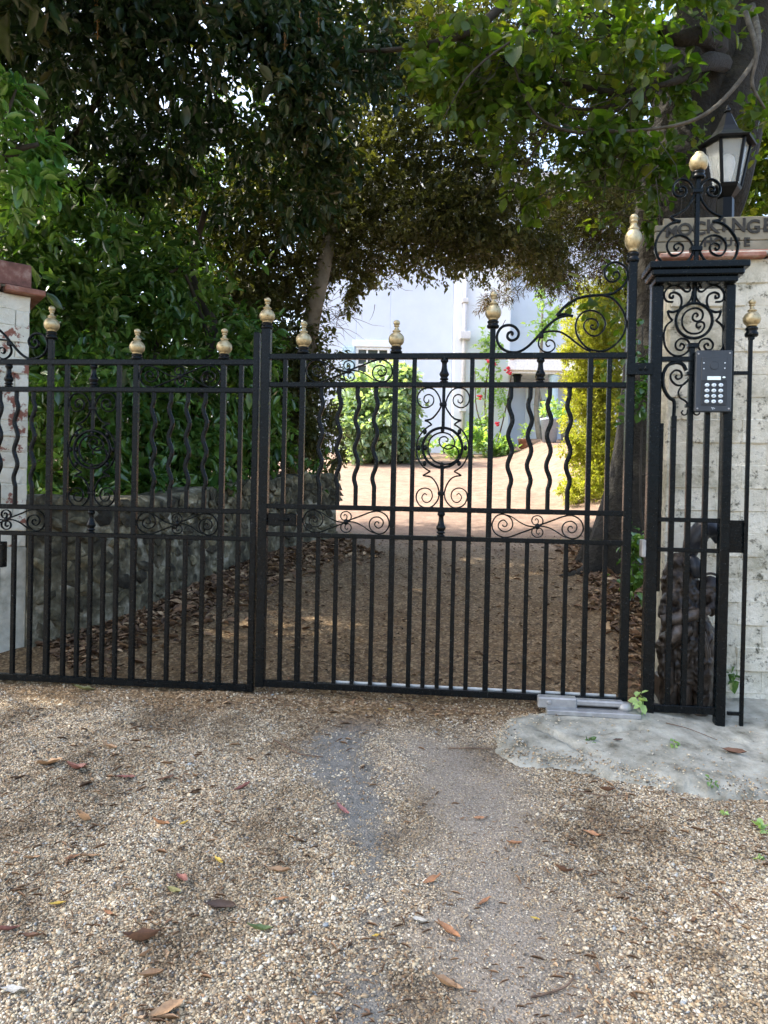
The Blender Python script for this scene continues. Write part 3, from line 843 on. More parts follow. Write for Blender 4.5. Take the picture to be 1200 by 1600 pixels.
finial(pier, xst + .005, zba - .002, 29, 12, BALL)
# panel under the cornice
f_st = []
F_P = {'scroll': [([(308, 430), (326, 370), (312, 308), (264, 279), (222, 290), (215, 322), (244, 330), (246, 306)], .0095), ([(246, 366), (196, 362), (170, 335), (166, 288), (200, 236), (260, 214), (320, 236), (365, 270), (400, 264), (404, 236), (386, 222), (372, 240)], .0085)],
       'fishtail': [([(300, 440), (245, 460), (195, 450)], .0105), ([(195, 450), (210, 500), (240, 537)], .009), ([(240, 537), (182, 590), (160, 680), (175, 780), (230, 848), (300, 866), (368, 838), (405, 785)], .0085)],
       'volute': [([(408, 765), (372, 716), (312, 708), (270, 750), (280, 800), (328, 810), (350, 772), (322, 750), (310, 774)], .0085)]}
for fl in (False, True):
    for nm, items in F_P.items():
        mb = MB()
        for j, (P, w) in enumerate(items): strip(mb, pzoom(mir2(P, 442) if fl else P, 1010, 410, 5.92), w, .02 + .0006 * j)
        mb.build(nm, M['iron'], pier)
(cx, cz), = pzoom([(440, 540)], 1010, 410, 5.92)
rr_ = 27.0 * 3.46 / 1180
mb = MB(); strip(mb, [(cx + rr_ * math.cos(a), cz + rr_ * math.sin(a)) for a in np.linspace(0, 2 * math.pi, 49)], .0125, .024, n=1); mb.build('ring', M['iron'], pier)
mb = MB(); strip(mb, pzoom([(463, 502), (476, 490), (460, 470), (432, 488), (430, 528), (470, 546), (514, 520), (520, 462), (480, 428), (420, 428), (362, 462), (331, 522), (336, 590), (380, 643), (440, 660), (500, 645), (534, 600), (530, 562), (500, 550), (466, 566), (466, 598), (490, 604), (500, 590)], 1010, 410, 5.92), .0085, .018); mb.build('scroll', M['iron'], pier)
(a0, b0), (a1, b1) = pzoom([(446, 210), (438, 372)], 1010, 410, 5.92)
mb = MB(); strip(mb, [(a0, zc + .001), (a0, b0 - .03), (a1, b1 + .01), (a1, b1)], .02, .019, n=3)
mb.build('stem', M['iron'], pier)
mb = MB()
for s in (-1, 1): strip(mb, [(a1 + s * .006, b1 + .05), (a1 + s * .011, b1 + .02), (a1 + s * .028, b1 - .004)], .008, .0185)
mb.build('flare', M['iron'], pier)
(a, b), = pzoom([(430, 772)], 1010, 410, 5.92); mb = MB(); cbox(mb, -.025, .025, -.016, .016, -.011, .011, .003); mb.build('collar', M['iron'], pier, loc=(a, 0, b))
zr1 = PP.z(1060, 561.5)
mb = MB(); cbox(mb, XP(1016) + .02, XP(1129) - .015, -.0135, .0135, zr1 - .011, zr1 + .011, .002); mb.build('rail', M['iron'], pier)
zr = [PP.z(1072, 812.5), PP.z(1072, 859.5), PP.z(1068, 1108)]
for z, h in zip(zr, (.02, .019, .034)):
    mb = MB(); cbox(mb, XP(1016) + .02, XP(1129) - .015, -.0135, .0135, z - h / 2, z + h / 2, .002); mb.build('rail', M['iron'], pier)
bar(pier, 'bar', XP(1072.5), zr[2] + .003, b, .0235, .022)
bar(pier, 'bar', XP(1099), zr[2] + .003, PP.z(1103, 640), .0235, .022)
xk = XP(1047)
bar(pier, 'bar', xk, zr[2] + .003, PP.z(1054, 650), .0235, .022)
mb = MB(); strip(mb, [(xk, PP.z(1054, 652)), (xk, PP.z(1054, 628))] + pzoom([(262, 1290), (210, 1250), (166, 1180), (151, 1100), (160, 1020), (200, 952), (270, 927), (332, 942), (368, 1000)], 1010, 410, 5.92)[1:], .0155, .0225); mb.build('bent_bar', M['iron'], pier)
mb = MB(); strip(mb, pzoom([(392, 1080), (342, 1130), (282, 1135), (232, 1092), (225, 1040), (264, 1000), (314, 1010), (325, 1060), (290, 1080), (270, 1060), (280, 1045)], 1010, 410, 5.92), .009, .018); strip(mb, pzoom([(388, 1086), (330, 1140), (296, 1200), (310, 1250), (360, 1282), (388, 1322)], 1010, 410, 5.92), .0075, .0175); mb.build('scroll', M['iron'], pier)
for q in ((408, 1030), (402, 1325)):
    (a, b), = pzoom([q], 1010, 410, 5.92); mb = MB(); cbox(mb, -.02, .022, -.015, .015, -.008, .008, .002); mb.build('collar', M['iron'], pier, loc=(a, 0, b))
for s in (1, -1):
    P = [(380, 1362), (374, 1400), (346, 1412), (324, 1392), (336, 1370)]
    mb = MB(); strip(mb, pzoom(P if s == 1 else mir2(P, 408), 1010, 410, 5.92), .0065, .014); mb.build('hook', M['iron'], pier)
# hinge strap to the gate and the latch keep
za, zb_ = PP.z(997, 588), PP.z(997, 570)
mb = MB(); cbox(mb, XP(976, 578), XP(1017, 578), -.047, -.031, za, zb_, .002); hs = mb.build('hinge_strap', M['iron'], pier)
ml = MB(); lathe(ml, [(.009, 0), (.009, .006), (.006, .009)], 6)
for px in (998, 1006):
    link('bolt', _cache.setdefault('bolt', ml.mesh('bolt', M['iron'])), hs, (XP(px, 578), -.047, (za + zb_) / 2), (math.pi / 2, 0, 0))
mb = MB(); cbox(mb, XP(1001, 857), XP(1007.5, 857), -.03, .03, PP.z(1003, 870), PP.z(1003, 843), .003); tag(mb.build('latch_keep', M['alu'], pier), 'small silver metal box on the left post')
# slim stay rod beside the pier with its own finial
xr = XP(1164)
rod = empty('stay_rod', PP.b + PP.e * xr + np.array([0, 0, PP.z(1160, 1138)]), 'slim black iron rod with gold finial standing just right of the iron pier', 'iron rod', None, PP.th)
zrod0 = PP.z(1160, 1138)
hrod = PP.z(1176, 527) - zrod0
bar(rod, 'shaft', 0, 0, hrod, .0165, .016)
xo = XP(1177, 520) - xr - .002
mb = MB(); cbox(mb, -.009, .014, -.012, .012, hrod - .012, hrod + .003, .002); mb.build('bracket', M['iron'], rod)
finial(rod, .003, hrod + .002, 41, 15)
z1 = PP.z(1155, 583) - zrod0
mb = MB(); cbox(mb, XP(1140, 583) - xr - .02, -.007, -.008, .008, z1 - .008, z1 + .008, .002); mb.build('tie_bar', M['iron'], rod)
mb = MB(); cbox(mb, XP(1136, 838) - xr + .004, .0075, .0085, .016, PP.z(1150, 864) - zrod0, PP.z(1150, 813) - zrod0, .002); mb.build('tie_plate', M['iron'], rod)
mb = MB(); cbox(mb, XP(1136, 1115) - xr, -.007, -.008, .008, PP.z(1148, 1115) - zrod0 - .008, PP.z(1148, 1115) - zrod0 + .008, .002); mb.build('tie_bar', M['iron'], rod)

# ------------------------------------------------------------------ intercom on the pier
PI = Plane((0, 3.6, 1.49), R(-7.0056), 1.39, 0.50, -.05)
xi0, xi1 = PI.x(1086.5, 600), PI.x(1143.8, 600); zi1, zi0 = PI.z(1116, 547), PI.z(1113, 643.5)
wi, hi = xi1 - xi0, zi1 - zi0
bi = PI.b + PI.e * xi0 + np.array([0, 0, zi0])
ic = empty('intercom', bi, 'grey metal door intercom with speaker and twelve round keys, fixed to the iron pier', 'intercom', None, PI.th)
mb = MB(); cbox(mb, 0, wi, 0, .03, 0, hi, .004); mb.build('housing', M['panel'], ic)
gx_ = lambda zx: (zx - 280 + (zx - 560) * .0) / 565 * wi      # zoom picture x,y -> panel
def gp(zx, zy):
    t = (zy - 180) / 945
    return (zx - (288 - 24 * t)) / 560 * wi, (1 - t) * hi
mb = MB(); a, b = gp(372, 288); c_, d_ = gp(752, 655); cbox(mb, a, c_, -.0035, .004, d_, b, .002); mb.build('speaker_module', M['panel'], ic)
mb = MB(); a, b = gp(368, 668); c_, d_ = gp(745, 1025); cbox(mb, a, c_, -.0035, .004, d_, b, .002); mb.build('key_module', M['panel_dark'], ic)
x_, z_ = gp(563, 418)
mb = MB(); lathe(mb, [(.0185, 0), (.0185, .001), (.0165, .0012), (.0165, .0018), (.0, .002)], 28); mb.build('speaker', M['panel'], ic, loc=(x_, -.0034, z_), rot=(math.pi / 2, 0, 0))
mb = MB(); strip(mb, [(x_ + .0185 * math.cos(a), z_ + .0185 * math.sin(a)) for a in np.linspace(0, 6.2832, 33)], .0018, .002, y=-.004, n=1); mb.build('speaker_ring', M['panel_dark'], ic)
for q in ((402, 378), (402, 466), (724, 378), (720, 460)):
    a, b = gp(*q); mb = MB(); lathe(mb, [(.0028, 0), (.0028, .0012), (.001, .0018)], 10); mb.build('indicator_light', M['key'], ic, loc=(a, -.0036, b), rot=(math.pi / 2, 0, 0))
mb = MB(); a, b = gp(455, 582); c_, d_ = gp(660, 640); cbox(mb, a, c_, -.005, -.003, d_, b, .0006); mb.build('name_plate', M['plate'], ic)
mb = MB(); lathe(mb, [(.0068, 0), (.0068, .002), (.004, .0034)], 14); mb.build('call_button', M['plate'], ic, loc=(*gp(708, 600)[:1], -.0036, gp(708, 600)[1]), rot=(math.pi / 2, 0, 0), scale=(1, .62, 1))
def text(body, size, mat, parent, loc, name='lettering', ext=.0004, ax='CENTER', rot=(math.pi / 2, 0, 0), sx=1.0, bevel=0):
    cu = bpy.data.curves.new(name, 'FONT'); cu.body = body; cu.size = size; cu.align_x = ax; cu.align_y = 'CENTER'; cu.extrude = ext; cu.resolution_u = 3; cu.offset = bevel
    o = bpy.data.objects.new(name, cu); C.objects.link(o)
    dg = bpy.context.evaluated_depsgraph_get()
    me = bpy.data.meshes.new_from_object(o.evaluated_get(dg)); me.name = name
    bpy.data.objects.remove(o)
    me.materials.clear(); me.materials.append(mat)
    return link(name, me, parent, loc, rot, (sx, 1, 1))
ml = MB(); lathe(ml, [(.0095, 0), (.0095, .0022), (.0075, .0036), (.0, .004)], 18)
km = ml.mesh('key', M['key'], True)
for r_i, row in enumerate(('123', '456', '789', '*0#')):
    for c_i, ch in enumerate(row):
        a, b = gp((450, 555, 660)[c_i] - r_i * 2, (717, 802, 885, 968)[r_i])
        k = link('key', km, ic, (a, -.0036, b), (math.pi / 2, 0, 0), (1.05, .85, 1))
        text(ch, .011, M['key_mark'], k, (0, 0, .0044), 'key_digit', .0003, rot=(0, 0, 0))
for q in ((325, 235), (805, 225), (305, 1075), (785, 1075)):
    a, b = gp(*q); mb = MB(); lathe(mb, [(.004, 0), (.004, .0012), (.0015, .002)], 10); mb.build('screw', M['alu'], ic, loc=(a, .0005, b), rot=(math.pi / 2, 0, 0))
# small pale emblem near the foot of the panel
a, b = gp(545, 1072)
mb = MB(); strip(mb, [(a - .008, b + .004), (a - .004, b + .003), (a - .003, b - .003), (a + .001, b - .004)], .002, .0015, y=.0002, n=1); strip(mb, [(a - .002, b + .003), (a + .003, b + .002), (a + .005, b - .003), (a + .007, b + .002)], .002, .0014, y=.0002, n=1)
mb.build('emblem', M['key'], ic)

# ------------------------------------------------------------------ gate opener plate under the right leaf
bo = ground(915, 1118); bo[2] = apron_z(bo[0], bo[1]) - .01
op = empty('gate_opener', bo, 'pale grey metal gate opener housing and cover plate set into the concrete below the gate', 'gate opener', None, PR.th)
def oz(px, py): return PR.x(px, py) + (PR.b - bo) @ PR.e
mb = MB(); cbox(mb, oz(850, 1126), oz(992, 1126), -.085, .03, -.004, .018, .003); mb.build('cover_plate', M['alu'], op)
mb = MB(); cbox(mb, oz(838, 1106), oz(898, 1106), -.035, .025, .012, .062, .006); hb = mb.build('gear_case', M['alu'], op)
mb = MB(); lathe(mb, [(.011, 0), (.011, .006), (.007, .01)], 12); mb.build('bolt', M['alu'], hb, loc=(oz(855, 1104), -.035, .04), rot=(math.pi / 2, 0, 0))
mb = MB(); cbox(mb, oz(896, 1106), oz(970, 1106), -.03, .02, .03, .056, .006); mb.build('arm', M['alu'], op)
mb = MB(); lathe(mb, [(.03, 0), (.031, .015), (.027, .03), (.02, .036), (.004, .038)], 20); mb.build('pivot_cap', M['alu'], op, True, loc=(oz(972, 1108), -.012, .015))
# ------------------------------------------------------------------ walls
def brick_mesh(w, h, d, seed, mat, name='brick', r=.006):
    """worn brick: rounded box with a jittered face, about 40 triangles"""
    g = np.random.default_rng(seed)
    mb = MB()
    nx, nz = 3, 2
    xs = np.linspace(-w / 2, w / 2, nx + 1); zs = np.linspace(-h / 2, h / 2, nz + 1)
    v = []; f = []
    for k in range(nz + 1):
        for i in range(nx + 1):
            v.append((xs[i] + g.normal(0, .0016), -d + g.normal(0, .0026), zs[k] + g.normal(0, .0012)))
    W1 = nx + 1
    for k in range(nz):
        for i in range(nx):
            f.append((k * W1 + i, k * W1 + i + 1, (k + 1) * W1 + i + 1, (k + 1) * W1 + i))
    loop = [i for i in range(W1)] + [k * W1 + nx for k in range(1, nz + 1)] + [nz * W1 + i for i in range(nx - 1, -1, -1)] + [k * W1 for k in range(nz - 1, 0, -1)]
    ring1 = []; ring2 = []
    for i in loop:
        x, y, z = v[i]
        ring1.append(len(v)); v.append((x * (1 + r / w * 2), y + r, z * (1 + r / h * 2)))
    for i in loop:
        x, y, z = v[i]
        ring2.append(len(v)); v.append((x * (1 + r / w * 2), .01, z * (1 + r / h * 2)))
    for A, B in ((loop, ring1), (ring1, ring2)):
        n_ = len(A)
        for i in range(n_):
            j = (i + 1) % n_
            f.append((B[i], B[j], A[j], A[i]))
    mb.add(v, f)
    return mb.mesh(name, mat)
def brickwork(parent, x0, x1, z0, z1, bw, bh, mats, g, y=0.0, gap=.009, proud=.0):
    rows = int((z1 - z0) / bh)
    half = bw / 2
    full = [[brick_mesh(bw - gap, bh - gap, .004 + .003 * (s % 3), 40 + s, m_) for s in range(5)] for m_ in mats]
    for r_i in range(rows):
        x = x0 + (0 if r_i % 2 == 0 else -half)
        while x < x1 - .01:
            a, b = max(x, x0), min(x + bw, x1)
            if b - a > .03:
                mi = 0 if g.random() < .84 or len(mats) == 1 else 1
                me = full[mi][g.integers(5)]
                o = link('brick', me, parent, ((a + b) / 2, y + g.normal(0, .0012), z0 + (r_i + .5) * bh), (0, g.normal(0, .006), 0))
                o.scale.x = (b - a - gap) / (bw - gap)
            x += bw
g_ = np.random.default_rng(5)
# left pillar, turned away from the gate
pl0 = at(39, 950, 4.3); pl0[2] = gz(pl0[0], pl0[1]) - .03
LW = Plane((pl0[0], pl0[1], 0), R(36), 0, pl0[2])
lp = empty('brick_pillar', LW.b, 'flaking white painted brick pillar with red brick cap behind the left gate leaf', 'pillar', None, LW.th)
zt_l = LW.z(30, 461); zpl = LW.z(30, 855)
mb = MB(); cbox(mb, -.72, 0, .006, .5, -.1, zt_l, .004); mb.build('core', M['render_grey'], lp)
mb = MB(); cbox(mb, -.725, .004, -.008, .3, -.1, zpl, .006); mb.build('plinth', M['render_grey'], lp)
brickwork(lp, -.72, 0, zpl + .004, zt_l, .215, (zt_l - zpl - .004) / 16, [M['whitebrick']], g_)
for k in range(3):      # return face bricks
    pass
ztl = zt_l
for k, (a, b) in enumerate(((-.72, -.42), (-.417, -.16), (-.157, .052))):
    mb = MB(); cbox(mb, a, b, -.055, .5, ztl + .002, ztl + .036, .006); mb.build('coping_tile', M['tile'], lp, rot=(0, .01 * (k - 1), 0))
for k in range(4):
    a = -.705 + k * .18
    mb = MB(); cbox(mb, a, a + .172, .0, .42, ztl + .045, ztl + .18, .008); mb.build('cap_brick', M['brick_red'], lp, rot=(0, 0, 0))
mb = MB(); cbox(mb, -.7, .005, .006, .41, ztl + .034, ztl + .17, .004); mb.build('mortar', M['mortar'], lp)

# right wall pier
RW = Plane((0, 3.6, 1.49), R(-7.0056), 1.5, 0.44, .33)
rw = empty('brick_wall_pier', RW.b, 'tall stained white painted brick pier with clay tile coping behind the iron pier', 'wall', None, RW.th)
xw0 = RW.x(1042, 700); ztr = RW.z(1120, 408)
mb = MB(); cbox(mb, xw0, xw0 + 1.05, .0045, .22, -.15, ztr, .004); mb.build('core', M['whitebrick2'], rw)
brickwork(rw, xw0, xw0 + 1.05, -.06, ztr, .235, (ztr + .06) / 21, [M['whitebrick2']], g_, gap=.0035)
tw = .262
for k in range(5):
    a = xw0 - .07 + k * tw
    mb = MB(); cbox(mb, a, a + tw - .006, -.055 + g_.normal(0, .003), .27, ztr + .002, ztr + .027, .005); mb.build('coping_tile', M['tile'], rw, rot=(0, g_.normal(0, .006), 0))
    a += .1
    if k < 4:
        mb = MB(); cbox(mb, a, a + tw - .006, .0 + g_.normal(0, .003), .27, ztr + .037, ztr + .056, .005); mb.build('coping_tile', M['tile'], rw)
mb = MB(); cbox(mb, xw0 - .03, xw0 + 1.1, -.03, .26, ztr + .02, ztr + .04, .004); mb.build('mortar_bed', M['render_grey'], rw)

# the wooden house sign standing on the coping
RS = Plane((0, 3.6, 1.49), R(-7.0056), 1.5, RW.b[2] + ztr + .057, .355)
sg = empty('house_sign', RS.b, 'weathered wooden name board with dark lettering standing on the tiled wall top', 'sign', None, RS.th)
xs = RS.x(1024, 370); xn = RS.x(1037, 345); H = RS.z(1040, 341); hn = RS.z(1030, 352)
xe = xs + 1.0
rows = [0, .30 * H, .62 * H, H]
for k in range(3):
    z0, z1 = rows[k], rows[k + 1]
    mb = MB()
    if k < 2: cbox(mb, xs, xe, 0, .028 - .001 * k, z0 + .0015, z1 - .0015, .003)
    else:
        cbox(mb, xs, xe, 0, .026, z0 + .0015, hn, .003); cbox(mb, xn, xe - .04, .0015, .0245, hn - .004, z1, .003)
    mb.build('plank', M['wood_sign'], sg)
for ch, px, py, h in (('M', 1049, 363, 17), ('O', 1070, 360, 19), ('C', 1092, 358, 20), ('K', 1113, 355, 20), ('I', 1131, 353, 19), ('N', 1154, 353, 20), ('G', 1177, 355, 20), ('B', 1200, 353, 20), ('I', 1218, 352, 19), ('R', 1237, 352, 20), ('D', 1261, 351, 20)):
    a, b = RS.uv(px, py)
    text(ch, h / 300 / .72, M['letter'], sg, (a, -.0018, b), 'letter', .0028, bevel=.0022)
for ch, px in (('H', 1106), ('O', 1121.5), ('U', 1137.5), ('S', 1152), ('E', 1166.5)):
    a, b = RS.uv(px, 379)
    text(ch, 12.5 / 300 / .72, M['letter'], sg, (a, -.0018, b), 'letter', .0028, bevel=.0022)

# lantern on the wall top behind the sign
RL = Plane((0, 3.6, 1.49), R(-7.0056), 1.5, 0, .475)
lx, lz0 = RL.uv(1133, 345)
lb = RL.b + RL.e * lx; lb[2] = RW.b[2] + ztr + .056
ln = empty('wall_lantern', lb, 'black six sided glass lantern with pointed hood on the tiled pier behind the sign', 'lantern', None, RL.th + R(-2))
Zl = lambda py: RL.z(1135, py) - lb[2]
s_ = 3.95 / 1180
mb = MB(); lathe(mb, [(.06, 0), (.06, .02), (.045, .025), (.042, Zl(312))], 6); mb.build('neck', M['lantern'], ln)
mb = MB(); lathe(mb, [(.03, Zl(313)), (.045, Zl(308)), (.072, Zl(298)), (.078, Zl(294)), (.074, Zl(292))], 6); mb.build('base', M['lantern'], ln)
rb, rt, z0, z1 = .072, .112, Zl(292), Zl(229)
xo = .012
for k in range(6):
    a = math.pi / 3 * k; a2 = a + math.pi / 3
    mb = MB(); tube(mb, [(rb * math.cos(a), rb * math.sin(a), z0), (rt * math.cos(a), rt * math.sin(a), z1)], .0085, 6, 1); mb.build('frame_bar', M['lantern'], ln)
    q = .97
    P = [(rb * q * math.cos(a), rb * q * math.sin(a), z0), (rb * q * math.cos(a2), rb * q * math.sin(a2), z0), (rt * q * math.cos(a2), rt * q * math.sin(a2), z1), (rt * q * math.cos(a), rt * q * math.sin(a), z1)]
    P2 = [(x * .975, y * .975, z) for x, y, z in P]
    mb = MB(); mb.add(P + P2, [(0, 1, 2, 3), (7, 6, 5, 4), (0, 4, 5, 1), (1, 5, 6, 2), (2, 6, 7, 3), (3, 7, 4, 0)]); mb.build('pane', M['glass'], ln)
mb = MB(); lathe(mb, [(.1, Zl(230)), (.142, Zl(229)), (.146, Zl(226.5)), (.112, Zl(221)), (.078, Zl(212)), (.056, Zl(202)), (.037, Zl(190)), (.021, Zl(180)), (.015, Zl(177)), (.021, Zl(175)), (.013, Zl(172.5)), (.012, Zl(170)), (.005, Zl(166)), (.002, Zl(164))], 6); mb.build('hood', M['lantern'], ln)
mb = MB(); lathe(mb, [(.02, Zl(290)), (.024, Zl(280)), (.036, Zl(268)), (.042, Zl(258)), (.036, Zl(248)), (.02, Zl(243)), (.002, Zl(241))], 16); mb.build('bulb', M['white_bulb'], ln, True)

# flint retaining wall behind the gate
path = crs([ground(40, 1018)[:2] + [-.02, .05], (-1.62, 4.75), (-1.40, 5.5), (-1.12, 6.3), (-.82, 6.9), (-.47, 7.25)], 8)
path = np.array(path)
sgl = np.r_[0, np.cumsum(np.linalg.norm(np.diff(path, axis=0), axis=1))]
def wall_pt(s): return np.array([np.interp(s, sgl, path[:, 0]), np.interp(s, sgl, path[:, 1])])
def wall_n(s):
    t = wall_pt(min(s + .05, sgl[-1])) - wall_pt(max(s - .05, 0)); t /= np.linalg.norm(t)
    return np.array([t[1], -t[0]]), t
bz = float(gz(*path[0]))
fw = empty('stone_wall', (path[0][0], path[0][1], bz), 'low mossy flint retaining wall below the laurel behind the left gate leaf', 'wall')
fb = np.array([path[0][0], path[0][1], bz])
mb = MB(); v = []; f = []
NS = 40
for i in range(NS + 1):
    s = sgl[-1] * i / NS
    q = wall_pt(s); nn, t = wall_n(s)
    gzv = float(gz(*q)); top = 1.5 + .30 * max(0, s / sgl[-1] - .25) / .75 + .015 * math.sin(s * 9)
    b2 = q - nn * .35
    for (x, y), z in ((q + nn * .03, gzv - .15), (q, top - .03), (q - nn * .06, top), (b2, top), (b2, gzv - .15)):
        v.append(np.array([x, y, z]) - fb)
for i in range(NS):
    for k in range(4):
        f.append((i * 5 + k, (i + 1) * 5 + k, (i + 1) * 5 + k + 1, i * 5 + k + 1))
f.append((0, 1, 2, 3, 4)); f.append(tuple(NS * 5 + k for k in (4, 3, 2, 1, 0)))
mb.add(v, f); mb.build('mortar_core', M['mortar'], fw)
stn = []
for s in range(12):
    g = np.random.default_rng(80 + s)
    me = MB().add(ico_v * (1 + g.normal(0, .2, (12, 1))) * np.array([g.uniform(.8, 1.35), g.uniform(.3, .5), g.uniform(.75, 1.25)]), ico_f).mesh('stone', M['flint'], False)
    stn.append(me)
cnt = 0
s = .04
rowh = .088
z_rows = 9
for r_i in range(z_rows):
    s = .03 + .05 * (r_i % 2)
    while s < sgl[-1] - .02 and cnt < 300:
        w = g_.uniform(.085, .15)
        q = wall_pt(s + w / 2); nn, t = wall_n(s + w / 2)
        gzv = float(gz(*q)); top = 1.5 + .30 * max(0, s / sgl[-1] - .25) / .75
        z = gzv + .02 + (r_i + .5) * (top - gzv - .03) / z_rows + g_.normal(0, .008)
        pos = np.array([*(q + nn * (.012 + g_.uniform(-.014, .012))), z]) - fb
        link('stone', stn[g_.integers(12)], fw, pos, (g_.normal(0, .1), g_.normal(0, .5), math.atan2(t[1], t[0])), (w * .5, w * .42, g_.uniform(.03, .052)))
        cnt += 1
        s += w + .008
# ------------------------------------------------------------------ foliage
LEAF6 = (np.array([(0, 0, 0), (.28, -.42, .10), (.68, -.36, .07), (1, 0, -.10), (.68, .36, .07), (.28, .42, .10)]), np.array([(0, 1, 2, 3), (0, 3, 4, 5)]))
LEAF4 = (np.array([(0, 0, 0), (.5, -.5, .12), (1, 0, -.04), (.5, .5, .12)]), np.array([(0, 1, 2, 3)]))
def big_leaf(name, mat, prof, fold=.12, droop=.18, wob=0.0):
    v = []; f = []
    n_ = len(prof)
    for i, w in enumerate(prof):
        x = i / (n_ - 1)
        z = -droop * x * x
        for s in (-1, 0, 1):
            v.append((x, s * w * .5, z + (abs(s) * fold * w) + wob * abs(s) * math.sin(x * 19)))
    for i in range(n_ - 1):
        for k in range(2):
            a = i * 3 + k
            f.append((a, a + 3, a + 4, a + 1))
    return MB().add(v, f).mesh(name, mat, True)
def norm(a): return a / np.maximum(np.linalg.norm(a, axis=-1, keepdims=True), 1e-9)
def sprigs(blobs, g, per, L, spread, droop, shell):
    """leaf positions, directions, normals grouped in sprigs that gather in clumps"""
    P = []; D = []; Nn = []; rn = []; K = []
    for c, r, n_ in blobs:
        ns = max(1, int(n_ / per)); nc = max(3, ns // 14)
        u = norm(g.normal(size=(nc, 3)))
        cc = u * (g.random((nc, 1)) ** (1 / shell))
        w = g.random(nc) ** 1.5 + .15; w /= w.sum()
        ci = g.choice(nc, ns, p=w)
        sp = cc[ci] + g.normal(0, .16, (ns, 3))
        k = np.linalg.norm(sp, axis=1); sp = sp / np.maximum(1, k / 1.08)[:, None]
        pos = c + sp * r
        ax = norm(norm(sp * r + 1e-6) * .7 + g.normal(0, .6, (ns, 3)) + np.array([0, 0, -droop * .6]))
        crn = g.random(nc)[ci]
        for j in range(per):
            a = j / per
            side = norm(np.cross(ax, norm(g.normal(size=(ns, 3)))))
            d = norm(ax * (.35 + .5 * a) + side * .8 + np.array([0, 0, -droop * .5]))
            up = np.array([0, 0, 1.0]) + g.normal(0, .45, (ns, 3))
            nrm = norm(up - d * (up * d).sum(1, keepdims=True))
            P.append(pos + ax * (a * spread * L) + g.normal(0, .06 * L, (ns, 3))); D.append(d); Nn.append(nrm)
            rn.append(np.clip(.5 * crn + .5 * g.random(ns) + g.normal(0, .05, ns), 0, 1)); K.append(np.full(ns, L))
    return np.concatenate(P), np.concatenate(D), np.concatenate(Nn), np.concatenate(rn)
def wb(px, py, Y, rx, rz, ry, n_):
    """ellipsoid where the photo shows a clump, radii in metres from its size"""
    c = at(px, py, Y)
    return (c, np.array([rx * Y / F, ry, rz * Y / F]), n_)
def ww(x, y, z, rx, ry, rz, n_): return (np.array([x, y, z], float), np.array([rx, ry, rz], float), n_)
def project(P):
    q = P - EYE
    d = q @ _fw
    dd_ = np.maximum(d, .05)
    return 600 + F * (q @ CR_) / dd_, 800 - F * (q @ CU_) / dd_, d
def crown(root, blobs, L, Wd, mat, seed, per=8, tmpl=LEAF6, singles=0, leafmesh=None, spread=2.2, droop=.5, shell=2.0, name='crown', cut=None, jit=.25):
    g = np.random.default_rng(seed)
    P, D, Nn, rn = sprigs(blobs, g, per, L, spread, droop, shell)
    if cut is not None:
        k = cut(P); P, D, Nn, rn = P[k], D[k], Nn[k], rn[k]
    Ls = L * np.exp(g.normal(0, jit, len(P)))
    base = np.array(root.location)
    if singles:
        sx, sy, d = project(P + D * Ls[:, None] * .5)
        vis = (sx > 8) & (sx < 1192) & (sy > 8) & (sy < 1000)
        score = np.where(vis, Ls / d * (1 + .0 * d), -1)
        # nearest in each small patch of the picture first: those are the ones not hidden
        cell = (np.clip(sx, 0, 1199) // 14).astype(int) * 200 + (np.clip(sy, 0, 1599) // 14).astype(int)
        order = np.lexsort((d, cell)); first = np.zeros(len(P), bool)
        oc = cell[order]; first[order[np.r_[True, oc[1:] != oc[:-1]]]] = True
        score = np.where(first, score, score * .2)
        idx = np.argsort(-score)[:singles]
        idx = idx[score[idx] > 0]
        S_ = np.cross(Nn, D)
        for i in idx:
            m4 = Matrix(((D[i][0] * Ls[i], S_[i][0] * Ls[i] * Wd / L, Nn[i][0] * Ls[i], P[i][0] - base[0]),
                         (D[i][1] * Ls[i], S_[i][1] * Ls[i] * Wd / L, Nn[i][1] * Ls[i], P[i][1] - base[1]),
                         (D[i][2] * Ls[i], S_[i][2] * Ls[i] * Wd / L, Nn[i][2] * Ls[i], P[i][2] - base[2]), (0, 0, 0, 1)))
            o = bpy.data.objects.new('leaf', leafmesh[int(i) % len(leafmesh)])
            C.objects.link(o); o.parent = root; o.matrix_basis = m4
        keep = np.ones(len(P), bool); keep[idx] = False
        P, D, Nn, rn, Ls = P[keep], D[keep], Nn[keep], rn[keep], Ls[keep]
    tv, tf = tmpl
    S_ = np.cross(Nn, D)
    v = P[:, None] + (D[:, None] * tv[None, :, 0:1] + S_[:, None] * (tv[None, :, 1:2] * Wd / L) + Nn[:, None] * tv[None, :, 2:3]) * Ls[:, None, None]
    v = (v - base).reshape(-1, 3)
    f = (tf[None] + (np.arange(len(P)) * len(tv))[:, None, None]).reshape(-1, tf.shape[1])
    me = npmesh(name, v, f, mat, {'rnd': np.repeat(rn, len(tv))}, tmpl is LEAF6)
    o = link(name, me, root)
    o['kind'] = 'stuff'
    return o
def limb(root, pts, rad, mat, name='branch', segs=8, n=5, wob=.0):
    b = np.array(root.location)
    mb = MB(); tube(mb, [np.array(p) - b for p in pts], rad, segs, n, wob)
    return mb.build(name, mat, root, True)
